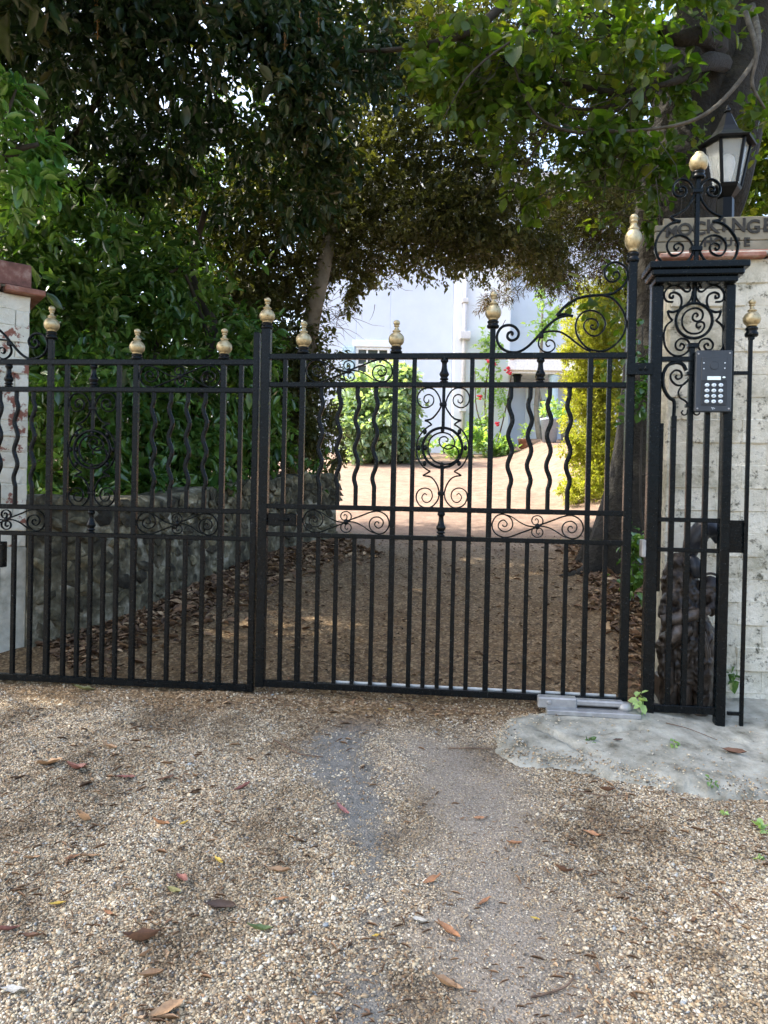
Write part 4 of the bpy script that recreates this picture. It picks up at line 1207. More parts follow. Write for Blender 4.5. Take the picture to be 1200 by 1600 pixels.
def twigs(root, starts, g, mat, n_, length, r, name='twigs', drop=-.1, dirs=None, spread=.9):
    """fine bare twigs growing from given points, one joined part"""
    b = np.array(root.location); mb = MB()
    for _ in range(n_):
        p = starts[g.integers(len(starts))] + g.normal(0, .08, 3)
        d = norm((dirs if dirs is not None else np.zeros(3)) + g.normal(0, spread, 3) + np.array([0, 0, drop]))
        L_ = length * g.uniform(.5, 1.3)
        q = [p]
        for k in range(3):
            d = norm(d + g.normal(0, .28, 3)); q.append(q[-1] + d * L_ / 3)
        tube(mb, [x - b for x in q], [r, r * .3], 3, 1)
    o = mb.build(name, mat, root); o['kind'] = 'stuff'
    return o
def root_at(x, y, name, label, cat, group=None, dz=0.0):
    return empty(name, (x, y, float(gz(x, y)) + dz), label, cat, group)
gT = np.random.default_rng(3)

# laurel hedge behind the flint wall
lm = [big_leaf('leaf', M['laurel'], p, f, d) for p, f, d in (([.06, .7, 1, .95, .7, .05], .12, .15), ([.06, .6, .95, 1, .75, .05], .18, .25), ([.06, .75, 1, .9, .6, .05], .06, .05))]
la = root_at(-2.2, 6.0, 'laurel_shrub', 'large glossy green laurel growing above the flint wall behind the left gate', 'shrub', None, .3)
lb_ = [wb(60, 650, 5.7, 120, 150, .45, 3000), wb(150, 560, 6.1, 150, 160, .7, 3200), wb(230, 690, 6.2, 150, 100, .6, 2600), wb(330, 620, 6.5, 110, 150, .6, 2600), wb(120, 430, 6.2, 150, 130, .7, 2600), wb(270, 440, 6.7, 130, 150, .7, 2800), wb(20, 480, 6.2, 90, 180, .6, 2800), wb(20, 330, 6.6, 80, 60, .5, 1200), wb(360, 740, 6.6, 60, 55, .4, 1100), wb(110, 770, 5.3, 90, 34, .3, 900), wb(250, 765, 5.9, 90, 34, .3, 900), wb(430, 735, 6.9, 40, 40, .25, 500), wb(510, 735, 7.3, 22, 14, .15, 70), wb(-120, 500, 6.3, 120, 280, .9, 3000)]
crown(la, lb_, .088, .040, M['laurel'], 21, 8, LEAF6, 300, lm, 2.0, .45, 2.4)
for pts, rad in (([(-2.2, 6.2, 1.2), at(235, 700, 6.4), at(232, 620, 6.4), at(250, 520, 6.5)], [.05, .03]), ([(-1.9, 6.5, 1.3), at(330, 540, 6.7), at(320, 480, 6.7), at(300, 420, 6.8), at(320, 330, 6.8)], [.05, .025]), ([at(330, 540, 6.7), at(290, 430, 6.3), at(265, 425, 6.2)], [.02, .01]), ([(-2.7, 6.2, 1.2), at(60, 600, 6.3), at(80, 400, 6.3), at(70, 250, 6.2)], [.06, .04])):
    limb(la, pts, rad, M['bark_dark'], 'branch')

lb2 = root_at(-2.4, 7.9, 'laurel_shrub', 'second darker laurel standing deeper behind the glossy front laurel', 'shrub', None, .3)
crown(lb2, [wb(170, 430, 7.9, 170, 200, .5, 5200), wb(300, 560, 7.9, 120, 190, .5, 4200), wb(110, 640, 7.6, 140, 130, .5, 3200), wb(380, 520, 8.3, 80, 170, .4, 2600), wb(300, 300, 7.9, 130, 130, .5, 2800)], .1, .045, M['laurel'], 121, 8, LEAF6, 0, None, 2.0, .45, 2.0)
limb(lb2, [(-2.4, 7.9, 1.4), at(250, 600, 7.9), at(240, 420, 7.9), at(270, 300, 7.9)], [.06, .03], M['bark_dark'], 'stem')
# bright evergreen reaching in at the upper left, growing beside the pillar
bm = [big_leaf('leaf', M['bright'], p, f, d) for p, f, d in (([.05, .55, .95, 1, .7, .05], .15, .2), ([.05, .65, 1, .9, .6, .05], .1, .1))]
br = root_at(-2.75, 4.35, 'evergreen_shrub', 'bright glossy evergreen shrub reaching in at the upper left above the pillar', 'shrub')
crown(br, [wb(25, 205, 4.2, 75, 75, .22, 520), wb(45, 250, 4.2, 50, 40, .2, 200), wb(-60, 250, 4.3, 110, 130, .35, 700), wb(10, 300, 4.5, 40, 40, .2, 120)], .082, .036, M['bright'], 22, 9, LEAF6, 260, bm, 1.6, .1, 2.4)
limb(br, [(-2.75, 4.35, .7), (-2.7, 4.4, 2.2), at(-40, 300, 4.3), at(20, 240, 4.2), at(60, 225, 4.2)], [.04, .012], M['bark_dark'], 'stem')
limb(br, [at(-40, 300, 4.3), at(10, 180, 4.2), at(25, 140, 4.2)], [.014, .006], M['bark_dark'], 'stem')

# dark evergreen overhead on the left
em_ = [big_leaf('leaf', M['evergreen'], p, f, d) for p, f, d in (([.05, .6, .95, 1, .75, .05], .12, .25), ([.05, .7, 1, .9, .55, .05], .18, .35))]
ev = root_at(-3.3, 6.6, 'evergreen_tree', 'tall dark leaved evergreen overhanging the gate from the left', 'tree', None, .3)
eb = [wb(110, 40, 5.4, 220, 110, .9, 3600), wb(330, 70, 5.6, 200, 130, .9, 4200), wb(500, 90, 6.0, 130, 140, .8, 3000), wb(260, 220, 6.4, 150, 80, .6, 2200), wb(420, 240, 6.6, 120, 110, .6, 2200), wb(30, 90, 6.0, 70, 80, .5, 1100), wb(130, 250, 6.6, 110, 70, .5, 1700),
      wb(350, -190, 5.8, 330, 160, 1.2, 4200), wb(60, -300, 5.6, 300, 250, 1.3, 4000)]
eb = [(c, r, int(k * 1.35)) for c, r, k in eb]
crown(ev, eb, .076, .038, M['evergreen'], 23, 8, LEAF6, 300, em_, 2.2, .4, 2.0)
crown(ev, [ww(-3.6, 2.7, 5.2, 2.2, 2.4, 1.1, 15000), ww(-2.4, 3.9, 5.4, 1.4, 1.3, .9, 4500), ww(-5.2, 2.6, 6.2, 1.5, 2.4, 1.6, 4200), ww(-2.3, 4.9, 6.6, 1.6, 1.5, 1.1, 2600), ww(-4.2, 5.6, 5.5, 1.5, 2.2, 2.2, 4200), ww(-3.4, 2.2, 6.4, 1.5, 1.3, 1.2, 1800), ww(-1.2, 5.6, 7.2, 1.2, 1.4, .9, 1400)], .15, .07, M['evergreen'], 24, 8, LEAF6, 0, None, 2.2, .6, 1.6, 'upper_shade_crown')  # unseen leaf mass added left of the drive to block the sun
limb(ev, [(-3.3, 6.6, 1.1), at(60, 420, 6.6), at(72, 250, 6.6), at(80, 120, 6.5), at(90, -100, 6.3), at(120, -300, 6)], [.11, .075, .05], M['bark_dark'], 'trunk', 10, 6, .08)
for pts, rad in (([at(72, 250, 6.6), at(120, 205, 6.3), at(175, 120, 5.9), at(230, 30, 5.6)], [.035, .015]), ([at(65, 300, 6.6), at(150, 270, 6.6), at(230, 255, 6.5)], [.025, .01]), ([at(80, 150, 6.5), at(110, 90, 6.1), at(200, 60, 5.7)], [.025, .01]), ([at(85, 60, 6.4), at(300, 10, 5.8), at(520, 60, 5.8)], [.04, .015])):
    limb(ev, pts, rad, M['bark_dark'], 'branch')
M['catkin'] = mat_plain('dry_flower_tassel', (.3, .17, .06), .8)
for px, py, Yc, hl in ((152, 28, 4.9, 34), (468, 22, 5.2, 26), (445, 62, 5.3, 16), (498, 30, 5.3, 18), (540, 60, 5.4, 14), (318, 6, 5.1, 10)):
    mb = MB(); c0 = at(px, py - hl, Yc); c1 = at(px, py + hl, Yc)
    for k in range(34):
        q = c0 + (c1 - c0) * gT.random() + gT.normal(0, .007, 3)
        mb.add(ico_v * gT.uniform(.004, .007) + q - np.array(ev.location), ico_f[::2])
    tube(mb, [c0 - np.array(ev.location), c1 - np.array(ev.location)], .003, 4, 1)
    o = mb.build('flower_tassel', M['catkin'], ev)

# small leaved holm oak arching over the drive
ho = root_at(-1.35, 7.9, 'holm_oak', 'small leaved olive green holm oak arching over the drive with a pale leaning trunk', 'tree', None, .3)
hb_ = [wb(470, 330, 7.6, 100, 120, .8, 9000), wb(560, 250, 7.9, 150, 150, .9, 17000), wb(690, 290, 8.0, 170, 125, .9, 19000), wb(790, 330, 8.1, 90, 85, .7, 8000), wb(640, 380, 7.9, 130, 60, .7, 8000), wb(740, 385, 8.0, 90, 50, .6, 5000), wb(640, 120, 8.3, 220, 130, 1.0, 15000),
       wb(430, 440, 7.4, 80, 90, .5, 7500), wb(350, 330, 7.6, 90, 120, .5, 6500), wb(420, 560, 7.3, 55, 100, .35, 7500), wb(480, 610, 7.5, 55, 110, .35, 7500), wb(500, 690, 7.8, 36, 60, .3, 2200), wb(440, 690, 7.3, 50, 80, .3, 3500), wb(390, 640, 7.2, 40, 120, .3, 3500), wb(540, 420, 7.8, 40, 40, .4, 1500), wb(860, 400, 8.2, 45, 45, .4, 2600), wb(930, 330, 8.8, 90, 80, .4, 7000), wb(545, 450, 7.8, 24, 40, .2, 700)]
crown(ho, hb_, .040, .021, M['oak'], 25, 7, LEAF4, 0, None, 2.5, .35, 2.0, jit=.4)
crown(ho, [ww(.3, 8.0, 6.6, 2.2, 1.0, 1.2, 7000), ww(2.4, 8.0, 5.8, 1.2, .9, 1.0, 3500)], .085, .045, M['oak'], 26, 7, LEAF4, 0, None, 2.5, .35, 1.8, 'upper_shade_crown')
limb(ho, [at(462, 760, 7.9), at(474, 620, 7.8), at(486, 510, 7.45), at(503, 430, 7.3), at(520, 350, 7.7), at(560, 230, 8.0)], [.1, .085, .075, .05], M['bark_grey'], 'trunk', 12, 6, .06)
for pts, rad in (([at(510, 370, 7.8), at(540, 240, 7.9), at(640, 150, 8)], [.05, .02]), ([at(505, 420, 7.8), at(600, 330, 8), at(740, 300, 8)], [.035, .012]), ([at(495, 470, 7.8), at(440, 380, 7.5), at(400, 300, 7.4)], [.035, .012]), ([at(560, 230, 7.9), at(700, 200, 8.1), at(830, 280, 8.2)], [.035, .01])):
    limb(ho, pts, rad, M['bark_dark'], 'branch')
st = [at(px, py, 7.8) for px, py in ((560, 455), (530, 480), (540, 430), (590, 430), (500, 480), (530, 500), (510, 520))]
twigs(ho, np.array(st), gT, M['twig'], 60, .3, .004, 'twigs', -.15, np.array([.8, 0, -.1]), .5)

# big beech on the right
be = root_at(2.35, 6.35, 'beech_tree', 'large beech with thick grey trunk and broad green leaves behind the right wall', 'tree', None, -.15)
Yb = 6.35
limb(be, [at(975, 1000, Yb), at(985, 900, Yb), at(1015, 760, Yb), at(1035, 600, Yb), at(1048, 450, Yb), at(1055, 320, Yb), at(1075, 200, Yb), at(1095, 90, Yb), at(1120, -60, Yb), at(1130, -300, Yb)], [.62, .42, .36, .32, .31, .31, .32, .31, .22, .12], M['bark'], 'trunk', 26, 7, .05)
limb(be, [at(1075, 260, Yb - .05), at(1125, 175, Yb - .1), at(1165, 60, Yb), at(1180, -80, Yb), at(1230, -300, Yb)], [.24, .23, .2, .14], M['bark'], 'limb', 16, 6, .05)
limb(be, [at(1120, 340, Yb + .1), at(1140, 290, Yb), at(1160, 200, Yb), at(1178, 80, Yb)], [.18, .16, .15], M['bark'], 'limb', 14, 6, .05)
for k in range(7):   # root flare
    a = k / 7 * 6.283
    c = at(985, 905, Yb); q = c + np.array([math.cos(a) * .75, math.sin(a) * .75, 0]); q[2] = float(gz(q[0], q[1])) - .04
    limb(be, [c + np.array([math.cos(a) * .22, math.sin(a) * .22, .35]), c + np.array([math.cos(a) * .42, math.sin(a) * .42, .06]), q], [.16, .10, .04], M['bark'], 'root', 9, 5, .05)
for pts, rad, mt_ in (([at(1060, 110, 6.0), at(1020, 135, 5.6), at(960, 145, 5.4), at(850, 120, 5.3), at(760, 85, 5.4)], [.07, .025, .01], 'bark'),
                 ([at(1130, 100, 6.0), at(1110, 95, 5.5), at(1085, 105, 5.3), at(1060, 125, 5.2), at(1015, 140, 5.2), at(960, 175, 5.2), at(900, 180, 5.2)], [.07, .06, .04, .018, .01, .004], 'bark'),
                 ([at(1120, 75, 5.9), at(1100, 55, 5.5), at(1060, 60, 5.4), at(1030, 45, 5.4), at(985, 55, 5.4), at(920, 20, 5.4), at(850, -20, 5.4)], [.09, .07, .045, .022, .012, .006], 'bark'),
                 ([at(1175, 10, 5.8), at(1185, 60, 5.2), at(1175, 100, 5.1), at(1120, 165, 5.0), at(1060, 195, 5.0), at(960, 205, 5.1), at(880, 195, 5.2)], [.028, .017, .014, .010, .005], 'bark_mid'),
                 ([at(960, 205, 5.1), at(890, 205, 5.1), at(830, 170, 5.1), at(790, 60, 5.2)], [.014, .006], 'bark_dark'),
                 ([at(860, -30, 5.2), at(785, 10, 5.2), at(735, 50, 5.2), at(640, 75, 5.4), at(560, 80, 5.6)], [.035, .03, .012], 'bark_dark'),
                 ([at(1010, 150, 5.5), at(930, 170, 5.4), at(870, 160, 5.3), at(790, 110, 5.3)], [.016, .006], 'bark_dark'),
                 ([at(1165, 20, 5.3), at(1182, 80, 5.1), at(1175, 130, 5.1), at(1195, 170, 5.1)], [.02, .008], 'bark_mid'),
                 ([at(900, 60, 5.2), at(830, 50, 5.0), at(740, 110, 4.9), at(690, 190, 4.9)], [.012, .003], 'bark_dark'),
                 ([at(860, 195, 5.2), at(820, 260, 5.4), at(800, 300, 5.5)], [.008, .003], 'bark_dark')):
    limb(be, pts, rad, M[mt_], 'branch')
tp = np.array([at(px, py, 5.4) for px, py in ((1000, 150), (960, 170), (920, 190), (880, 200), (960, 60), (900, 40), (840, 60), (1000, 230), (950, 250), (1010, 300), (870, 130), (800, 90), (760, 100))])
twigs(be, tp, gT, M['bark_dark'], 150, .75, .0045, 'twigs', -.1, np.array([-.9, 0, -.05]), .55)
bl = [big_leaf('leaf', M['beech'], p, f, d, w) for p, f, d, w in (([.08, .75, 1, .95, .65, .04], .08, .15, .012), ([.08, .65, .98, 1, .7, .04], .14, .28, .015), ([.08, .8, 1, .85, .5, .04], .03, .05, .01))]
bb = [wb(850, 70, 5.2, 150, 90, .7, 900), wb(960, 60, 5.4, 120, 110, .7, 900), wb(740, 90, 5.3, 120, 80, .6, 420), wb(900, 190, 5.5, 130, 70, .6, 700), wb(960, 270, 5.8, 80, 60, .5, 420), wb(840, 270, 5.6, 60, 60, .4, 230), wb(680, 150, 5.0, 50, 50, .3, 60), wb(690, 205, 4.9, 14, 30, .1, 12), wb(1000, 190, 5.6, 45, 80, .4, 200), wb(1120, 20, 5.8, 80, 40, .5, 130), wb(1080, 215, 5.7, 26, 26, .2, 26),
      wb(960, -130, 5.8, 260, 120, 1.2, 1600), wb(800, 150, 5.6, 80, 50, .5, 260), wb(1020, 290, 5.9, 22, 50, .3, 70), wb(930, 450, 7.2, 40, 60, .3, 100), wb(960, 520, 7.4, 20, 60, .2, 70), wb(1050, 25, 5.3, 70, 35, .4, 170), wb(1180, 220, 5.6, 40, 50, .3, 130), wb(840, 30, 4.6, 22, 30, .1, 30), wb(945, 345, 5.6, 14, 14, .1, 10)]
crown(be, bb, .078, .056, M['beech'], 27, 6, LEAF6, 300, bl, 2.6, .35, 2.2)
crown(be, [wb(1180, 270, 8.6, 60, 90, .5, 3000), wb(1195, 120, 8.4, 60, 120, .5, 1500), wb(880, 30, 8.4, 130, 80, .6, 900), wb(720, 20, 8.6, 170, 60, .6, 900), wb(1000, 330, 9.2, 40, 60, .4, 300)], .085, .06, M['beech'], 28, 6, LEAF6, 0, None, 2.6, .35, 2.0, 'outer_crown')
crown(be, [ww(2.6, 6.4, 7.6, 2.6, 2.2, 1.3, 4200), ww(.4, 5.6, 7.4, 1.6, 1.6, .8, 1400)], .14, .10, M['beech'], 29, 6, LEAF6, 0, None, 2.6, .35, 1.8, 'upper_shade_crown')
# ivy on the shaded side of the trunk
iv = root_at(2.05, 5.6, 'ivy_plant', 'dark ivy climbing beside the iron pier at the beech trunk', 'ivy', None, -.05)
crown(iv, [wb(1003, 540, 5.5, 14, 60, .12, 130), wb(1000, 650, 5.4, 12, 70, .12, 140), wb(998, 830, 5.2, 12, 60, .1, 140), wb(1002, 880, 5.0, 14, 40, .1, 120), wb(945, 905, 5.9, 30, 18, .15, 120), wb(1000, 920, 4.8, 12, 30, .1, 90)], .05, .042, M['laurel'], 30, 5, LEAF6, 0, None, 2.0, .6, 2, 'foliage')
limb(iv, [(2.05, 5.6, .9), at(1002, 800, 5.5), at(1004, 640, 5.5), at(1004, 500, 5.6)], [.012, .005], M['bark_dark'], 'stem', 5)

# conifer with dry brown twigs
cf = root_at(3.1, 9.4, 'conifer', 'wispy conifer with dry brown twigs beside the golden hedge', 'tree')
crown(cf, [wb(900, 340, 9.3, 90, 70, .6, 3800), wb(935, 400, 9.3, 70, 50, .6, 3000), wb(840, 400, 9.0, 60, 40, .5, 2600), wb(790, 470, 9.4, 45, 25, .3, 800), wb(960, 300, 9.4, 60, 60, .5, 2600), wb(870, 440, 9.2, 40, 26, .3, 1500)], .075, .010, M['conifer'], 31, 8, LEAF4, 0, None, 1.2, .3, 2)
limb(cf, [(3.1, 9.4, 1.8), at(990, 560, 9.4), at(985, 380, 9.4), at(980, 180, 9.4)], [.13, .1, .06], M['bark'], 'trunk', 10)
stc = np.array([at(px, py, 9.3) for px, py in ((970, 300), (960, 340), (970, 380), (950, 410), (930, 330), (900, 380), (880, 350))])
twigs(cf, stc, gT, M['twig'], 220, .75, .004, 'twigs', -.05, np.array([-1.0, 0, -.05]), .45)

# golden hedge
gh = root_at(2.75, 9.9, 'golden_hedge', 'tall clipped yellow green hedge in full sun to the right of the drive', 'hedge')
crown(gh, [wb(935, 490, 9.7, 48, 50, .5, 9000), wb(930, 570, 9.6, 44, 70, .5, 14000), wb(935, 660, 9.6, 48, 75, .5, 14000), wb(940, 750, 9.6, 50, 62, .5, 13000), wb(896, 610, 9.5, 14, 30, .2, 900), wb(890, 700, 9.5, 16, 26, .2, 900), wb(886, 545, 9.6, 12, 26, .2, 700), wb(893, 770, 9.4, 18, 20, .2, 800), wb(1000, 650, 9.7, 60, 150, .5, 6000)], .042, .018, M['hedge'], 32, 7, LEAF4, 0, None, 2.0, -.1, 2.2, 'foliage')
limb(gh, [(2.75, 9.9, 1.7), (2.75, 9.9, 3.6)], [.09, .04], M['bark_dark'], 'stem', 7)
# ------------------------------------------------------------------ the white house across the courtyard
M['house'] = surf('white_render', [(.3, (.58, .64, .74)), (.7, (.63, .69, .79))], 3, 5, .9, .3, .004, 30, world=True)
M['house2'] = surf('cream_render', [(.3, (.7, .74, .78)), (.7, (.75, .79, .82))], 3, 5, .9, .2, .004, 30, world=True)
M['wpaint'] = mat_plain('white_joinery', (.78, .78, .76), .45)
M['bpaint'] = mat_plain('pale_blue_paint', (.5, .66, .74), .5)
M['pipe'] = mat_plain('pale_grey_pipe', (.6, .6, .6), .5)
M['slate'] = surf('slate', [(.3, (.06, .065, .08)), (.7, (.11, .115, .13))], 10, 4, .7, .3, world=True)
YH = 17.5
hx0, hx1, hx2 = at(470, 600, YH)[0], at(706, 600, YH)[0], 7.0
hbz = 2.6
hs_ = empty('white_house', (hx1, YH, hbz), 'white rendered house seen across the sunlit courtyard through the gate', 'house')
hb3 = np.array([hx1, YH, hbz])
def hbox(name, x0, x1, y0, y1, z0, z1, mat, parent=hs_, b=.01, off=None):
    mb = MB(); o = hb3 if off is None else off
    cbox(mb, x0 - o[0], x1 - o[0], y0 - o[1], y1 - o[1], z0 - o[2], z1 - o[2], b)
    return mb.build(name, mat, parent)
def hz(py, Y=YH): return at(700, py, Y)[2]
def hx(px, Y=YH): return at(px, 600, Y)[0]
wz = (hz(545), hz(654)); wx = (hx(555), hx(608))
# wall with a window opening, built round it
hbox('wall', hx0, wx[0], YH, YH + .35, hbz - .6, 8.6, M['house'])
hbox('wall', wx[1], hx1, YH, YH + .35, hbz - .6, 8.6, M['house'])
hbox('wall', wx[0] + .0, wx[1] - .0, YH + .001, YH + .349, wz[0], 8.6, M['house'])
hbox('wall', wx[0], wx[1], YH + .001, YH + .349, hbz - .6, wz[1], M['house'])
hbox('wall', hx1 + .003, hx(792), YH - .35, YH + .35, hbz - .6, 8.6, M['house2'])
hbox('wall', hx(792) + .003, hx2, YH - .02, YH + .35, hbz - .6, 8.6, M['house'])
hbox('rear_block', hx0, hx2, YH + .9, YH + 6, hbz - .6, 8.55, M['house'])
mb = MB(); a = np.array([(hx0 - .3, YH - .5, 8.6), (hx2, YH - .5, 8.6), (hx2, YH + 6.4, 8.6), (hx0 - .3, YH + 6.4, 8.6), (hx0 + .5, YH + 3, 10.6), (hx2, YH + 3, 10.6)]) - hb3
mb.add(a, [(0, 1, 5, 4), (3, 4, 5, 2), (0, 4, 3), (1, 2, 5), (0, 3, 2, 1)]); mb.build('roof', M['slate'], hs_)
# window
wf = hbox('window', wx[0], wx[1], YH + .06, YH + .07, wz[1], wz[0], M['window'], b=.001)
nc, nr = 3, 4
fwid = .06
W0, W1, Z0, Z1 = wx[0], wx[1], wz[1], wz[0]
for a0, a1, c0, c1 in ((W0, W0 + fwid, Z0, Z1), (W1 - fwid, W1, Z0, Z1), (W0 + fwid, W1 - fwid, Z0, Z0 + fwid), (W0 + fwid, W1 - fwid, Z1 - fwid, Z1)):
    hbox('frame', a0, a1, YH + .0, YH + .055, c0, c1, M['wpaint'], wf, .004)
for k in range(1, nc): x = W0 + (W1 - W0) * k / nc; hbox('glazing_bar', x - .02, x + .02, YH + .02, YH + .052, Z0 + fwid, Z1 - fwid, M['wpaint'], wf, .004)
for k in range(1, nr): z = Z0 + (Z1 - Z0) * k / nr; hbox('glazing_bar', W0 + fwid, W1 - fwid, YH + .022, YH + .05, z - .018, z + .018, M['wpaint'], wf, .004)
hbox('sill', W0 - .06, W1 + .06, YH - .07, YH + .05, Z0 - .07, Z0 - .001, M['house2'], wf)
hbox('lintel', W0 - .08, W1 + .08, YH - .03, YH + .04, Z1 + .002, Z1 + .16, M['house2'], wf)
sh = hbox('shutter', hx(534), hx(553), YH - .05, YH - .005, hz(654), hz(545), M['bpaint'], b=.006)
for k in range(14):
    z = hz(650) + (hz(549) - hz(650)) * k / 14; hbox('slat', hx(536), hx(551), YH - .058, YH - .045, z + .01, z + .07, M['bpaint'], sh, .003)
# drainpipe
px_ = hx(724, YH - .4); dp = None
mb = MB(); tube(mb, [np.array([px_, YH - .42, z]) - hb3 for z in (hbz - .1, 8.4)], .05, 10, 1); dp = mb.build('drainpipe', M['pipe'], hs_, True)
for py in (525, 470, 640): hbox('pipe_collar', px_ - .075, px_ + .075, YH - .5, YH - .352, hz(py, 17.1) - .05, hz(py, 17.1) + .05, M['pipe'], dp)
hbox('hopper', px_ - .11, px_ + .13, YH - .56, YH - .355, hz(531, 17.1), hz(519, 17.1), M['pipe'], dp)
# porch
YP = 16.75
p0, p1 = hx(797, YP), hx(930, YP); zr0, zr1_ = hz(581, YP), hz(560, YP)
po = hbox('porch', p0, p1, YP, YH - .025, zr0, zr1_, M['wpaint'], b=.01)
hbox('fascia', p0 - .05, p1 + .05, YP - .06, YP - .002, zr0 + .06, zr1_ + .04, M['wpaint'], po)
for cx_ in (868, 915):
    x = hx(cx_, YP); mb = MB(); lathe(mb, [(.13, 0), (.13, .06), (.1, .09), (.095, zr0 - hbz - .15), (.12, zr0 - hbz - .08), (.14, zr0 - hbz - .001)], 16)
    mb.build('column', M['bpaint'] if cx_ < 900 else M['wpaint'], po, True, loc=np.array([x, YP + .16, hbz]) - hb3)
dz1 = hz(600, 17.4)
dr = hbox('door', hx(822, 17.4), hx(858, 17.4), YH - .06, YH - .025, hbz + .1, dz1, M['house2'], b=.01)
for k in range(2): hbox('door_panel', hx(826, 17.4), hx(854, 17.4), YH - .072, YH - .059, hbz + .25 + k * .75, hbz + .9 + k * .75, M['house2'], dr)
hbox('porch_step', p0, p1, YP - .3, YH - .025, hbz - .3, hbz + .1, M['render_grey'], po)
mb = MB(); lathe(mb, [(.03, 0), (.07, .03), (.09, .22), (.12, .24), (.03, .36), (.01, .4)], 6); mb.build('porch_lamp', M['lantern'], hs_, loc=at(808, 604, 16.9) - hb3)

# planting in the courtyard
YI = 15.0
ib = root_at(at(590, 700, YI)[0], YI, 'ivy_mound', 'rounded pale green ivy covered mound in front of the house window', 'shrub')
crown(ib, [wb(592, 645, YI, 56, 66, .7, 5200), wb(556, 670, YI, 26, 48, .5, 1500), wb(635, 650, YI, 18, 60, .5, 1300), wb(615, 600, YI, 34, 28, .5, 1400), wb(640, 590, YI, 16, 20, .3, 350), wb(545, 640, YI, 14, 30, .3, 350), wb(575, 605, YI, 14, 18, .3, 250), wb(645, 700, YI, 16, 22, .3, 350), wb(600, 575, YI, 12, 12, .2, 120)], .10, .09, M['ivy'], 41, 6, LEAF6, 0, None, 2.0, .5, 4.0, 'foliage')
limb(ib, [(ib.location.x, YI, ib.location.z), (ib.location.x, YI, ib.location.z + 1.2)], [.12, .05], M['bark_dark'], 'stem', 7)
g_ = np.random.default_rng(9)
eb0 = ground(538, 724)
edg = empty('stone_edging', eb0, 'row of pale rounded stones along the foot of the ivy mound', 'edging')
for k in range(10):
    px = 538 + k * 11.5; q = ground(px, 724 - k * .35)
    me = MB().add(ico_v * (1 + g_.normal(0, .1, (12, 1))) * np.array([.09, .07, .05]), ico_f).mesh('stone', M['concrete'], True)
    link('stone', me, edg, np.array([q[0], q[1], q[2] + .02]) - eb0, (0, 0, g_.uniform(0, 3)))
q = ground(640, 719)
stp = empty('stone_steps', q, 'small grey stone steps to the right of the ivy mound', 'steps')
for k in range(3):
    mb = MB(); cbox(mb, -.17, .17, .12 * k, .12 * k + .16, -.05, .09 * (k + 1), .01); mb.build('step', M['mortar'], stp)
ro = root_at(hx(765, 16.85), 16.85, 'climbing_rose', 'climbing rose with red flowers on the house wall left of the porch', 'climbing plant', None, -.02)
crown(ro, [wb(762, 610, 16.9, 26, 80, .15, 330), wb(795, 600, 16.9, 22, 60, .15, 110), wb(770, 540, 16.9, 28, 30, .15, 170), wb(755, 670, 16.9, 22, 34, .2, 200)], .085, .06, M['fresh'], 42, 5, LEAF6, 0, None, 2.5, .3, 1.5, 'foliage')
for pts in ([(762, 700), (758, 620), (770, 540), (790, 500)], [(775, 700), (790, 640), (800, 580)], [(765, 695), (745, 640), (742, 580)]):
    limb(ro, [at(a, b, 16.95) for a, b in pts], [.02, .008], M['twig'], 'stem', 5)
for px, py in ((762, 564), (794, 576), (796, 583), (777, 662), (772, 569), (800, 560), (750, 620)):
    mb = MB(); c = at(px, py, 16.7) - np.array(ro.location)
    for k in range(9): mb.add(ico_v * np.array([.035, .035, .02]) + c + g_.normal(0, .022, 3), ico_f)
    mb.build('flower', M['flower'], ro, True)
cl = root_at(hx(848, 16.9), 17.0, 'wall_climber', 'green climber on the upper house wall above the porch roof', 'climbing plant', None, .05)
crown(cl, [wb(848, 488, 16.9, 22, 40, .15, 420)], .10, .07, M['fresh'], 43, 5, LEAF6, 0, None, 2.5, .3, 1.6, 'foliage')
limb(cl, [at(846, 705, 17.0), at(838, 640, 17.0), at(845, 560, 17.0), at(848, 470, 17.0)], [.07, .05, .02], M['bark_grey'], 'trunk', 7)
limb(cl, [at(840, 705, 17.0), at(848, 650, 17.0), at(836, 580, 17.0)], [.05, .02], M['bark_grey'], 'trunk', 7)
crown(cl, [wb(847, 645, 17.2, 9, 26, .1, 70)], .09, .06, M['ivy'], 44, 5, LEAF6, 0, None, 2.5, .3, 1.6, 'lower_foliage')
bd = root_at(hx(765, 16.3), 16.3, 'border_plants', 'low green plants in the flower bed along the house wall', 'plants')
bd['kind'] = 'stuff'
crown(bd, [wb(760, 694, 16.3, 26, 15, .3, 500), wb(800, 698, 16.2, 18, 10, .25, 260), wb(745, 672, 16.4, 10, 26, .2, 260), wb(700, 702, 16.2, 40, 9, .25, 400), wb(665, 704, 16.0, 20, 9, .2, 160)], .10, .06, M['fresh'], 45, 5, LEAF6, 0, None, 2.0, -.4, 2, 'foliage')
M['pot_grey'] = mat_plain('blue_grey_pot', (.28, .33, .4), .6)
def pot(px, py, Y, r, h, mat, label, plant, seed):
    c = at(px, py, Y); c[2] = float(gz(c[0], c[1]))
    t = empty('plant_pot', c, label, 'plant pot')
    mb = MB(); lathe(mb, [(r * .72, 0), (r * .95, h * .9), (r * 1.03, h * .92), (r * 1.03, h), (r * .9, h), (r * .88, h * .93)], 20); mb.build('pot', mat, t, True)
    if plant:
        crown(t, [(c + np.array([0, 0, h * 1.5]), np.array([r * .9, r * .9, h * .6]), plant)], .09, .05, M['fresh'], seed, 5, LEAF6, 0, None, 2, -.3, 1.6, 'foliage')
    return t
pot(858, 708, 16.0, .2, .5, M['pot_grey'], 'tall blue grey pot with a green plant in front of the porch column', 160, 46)
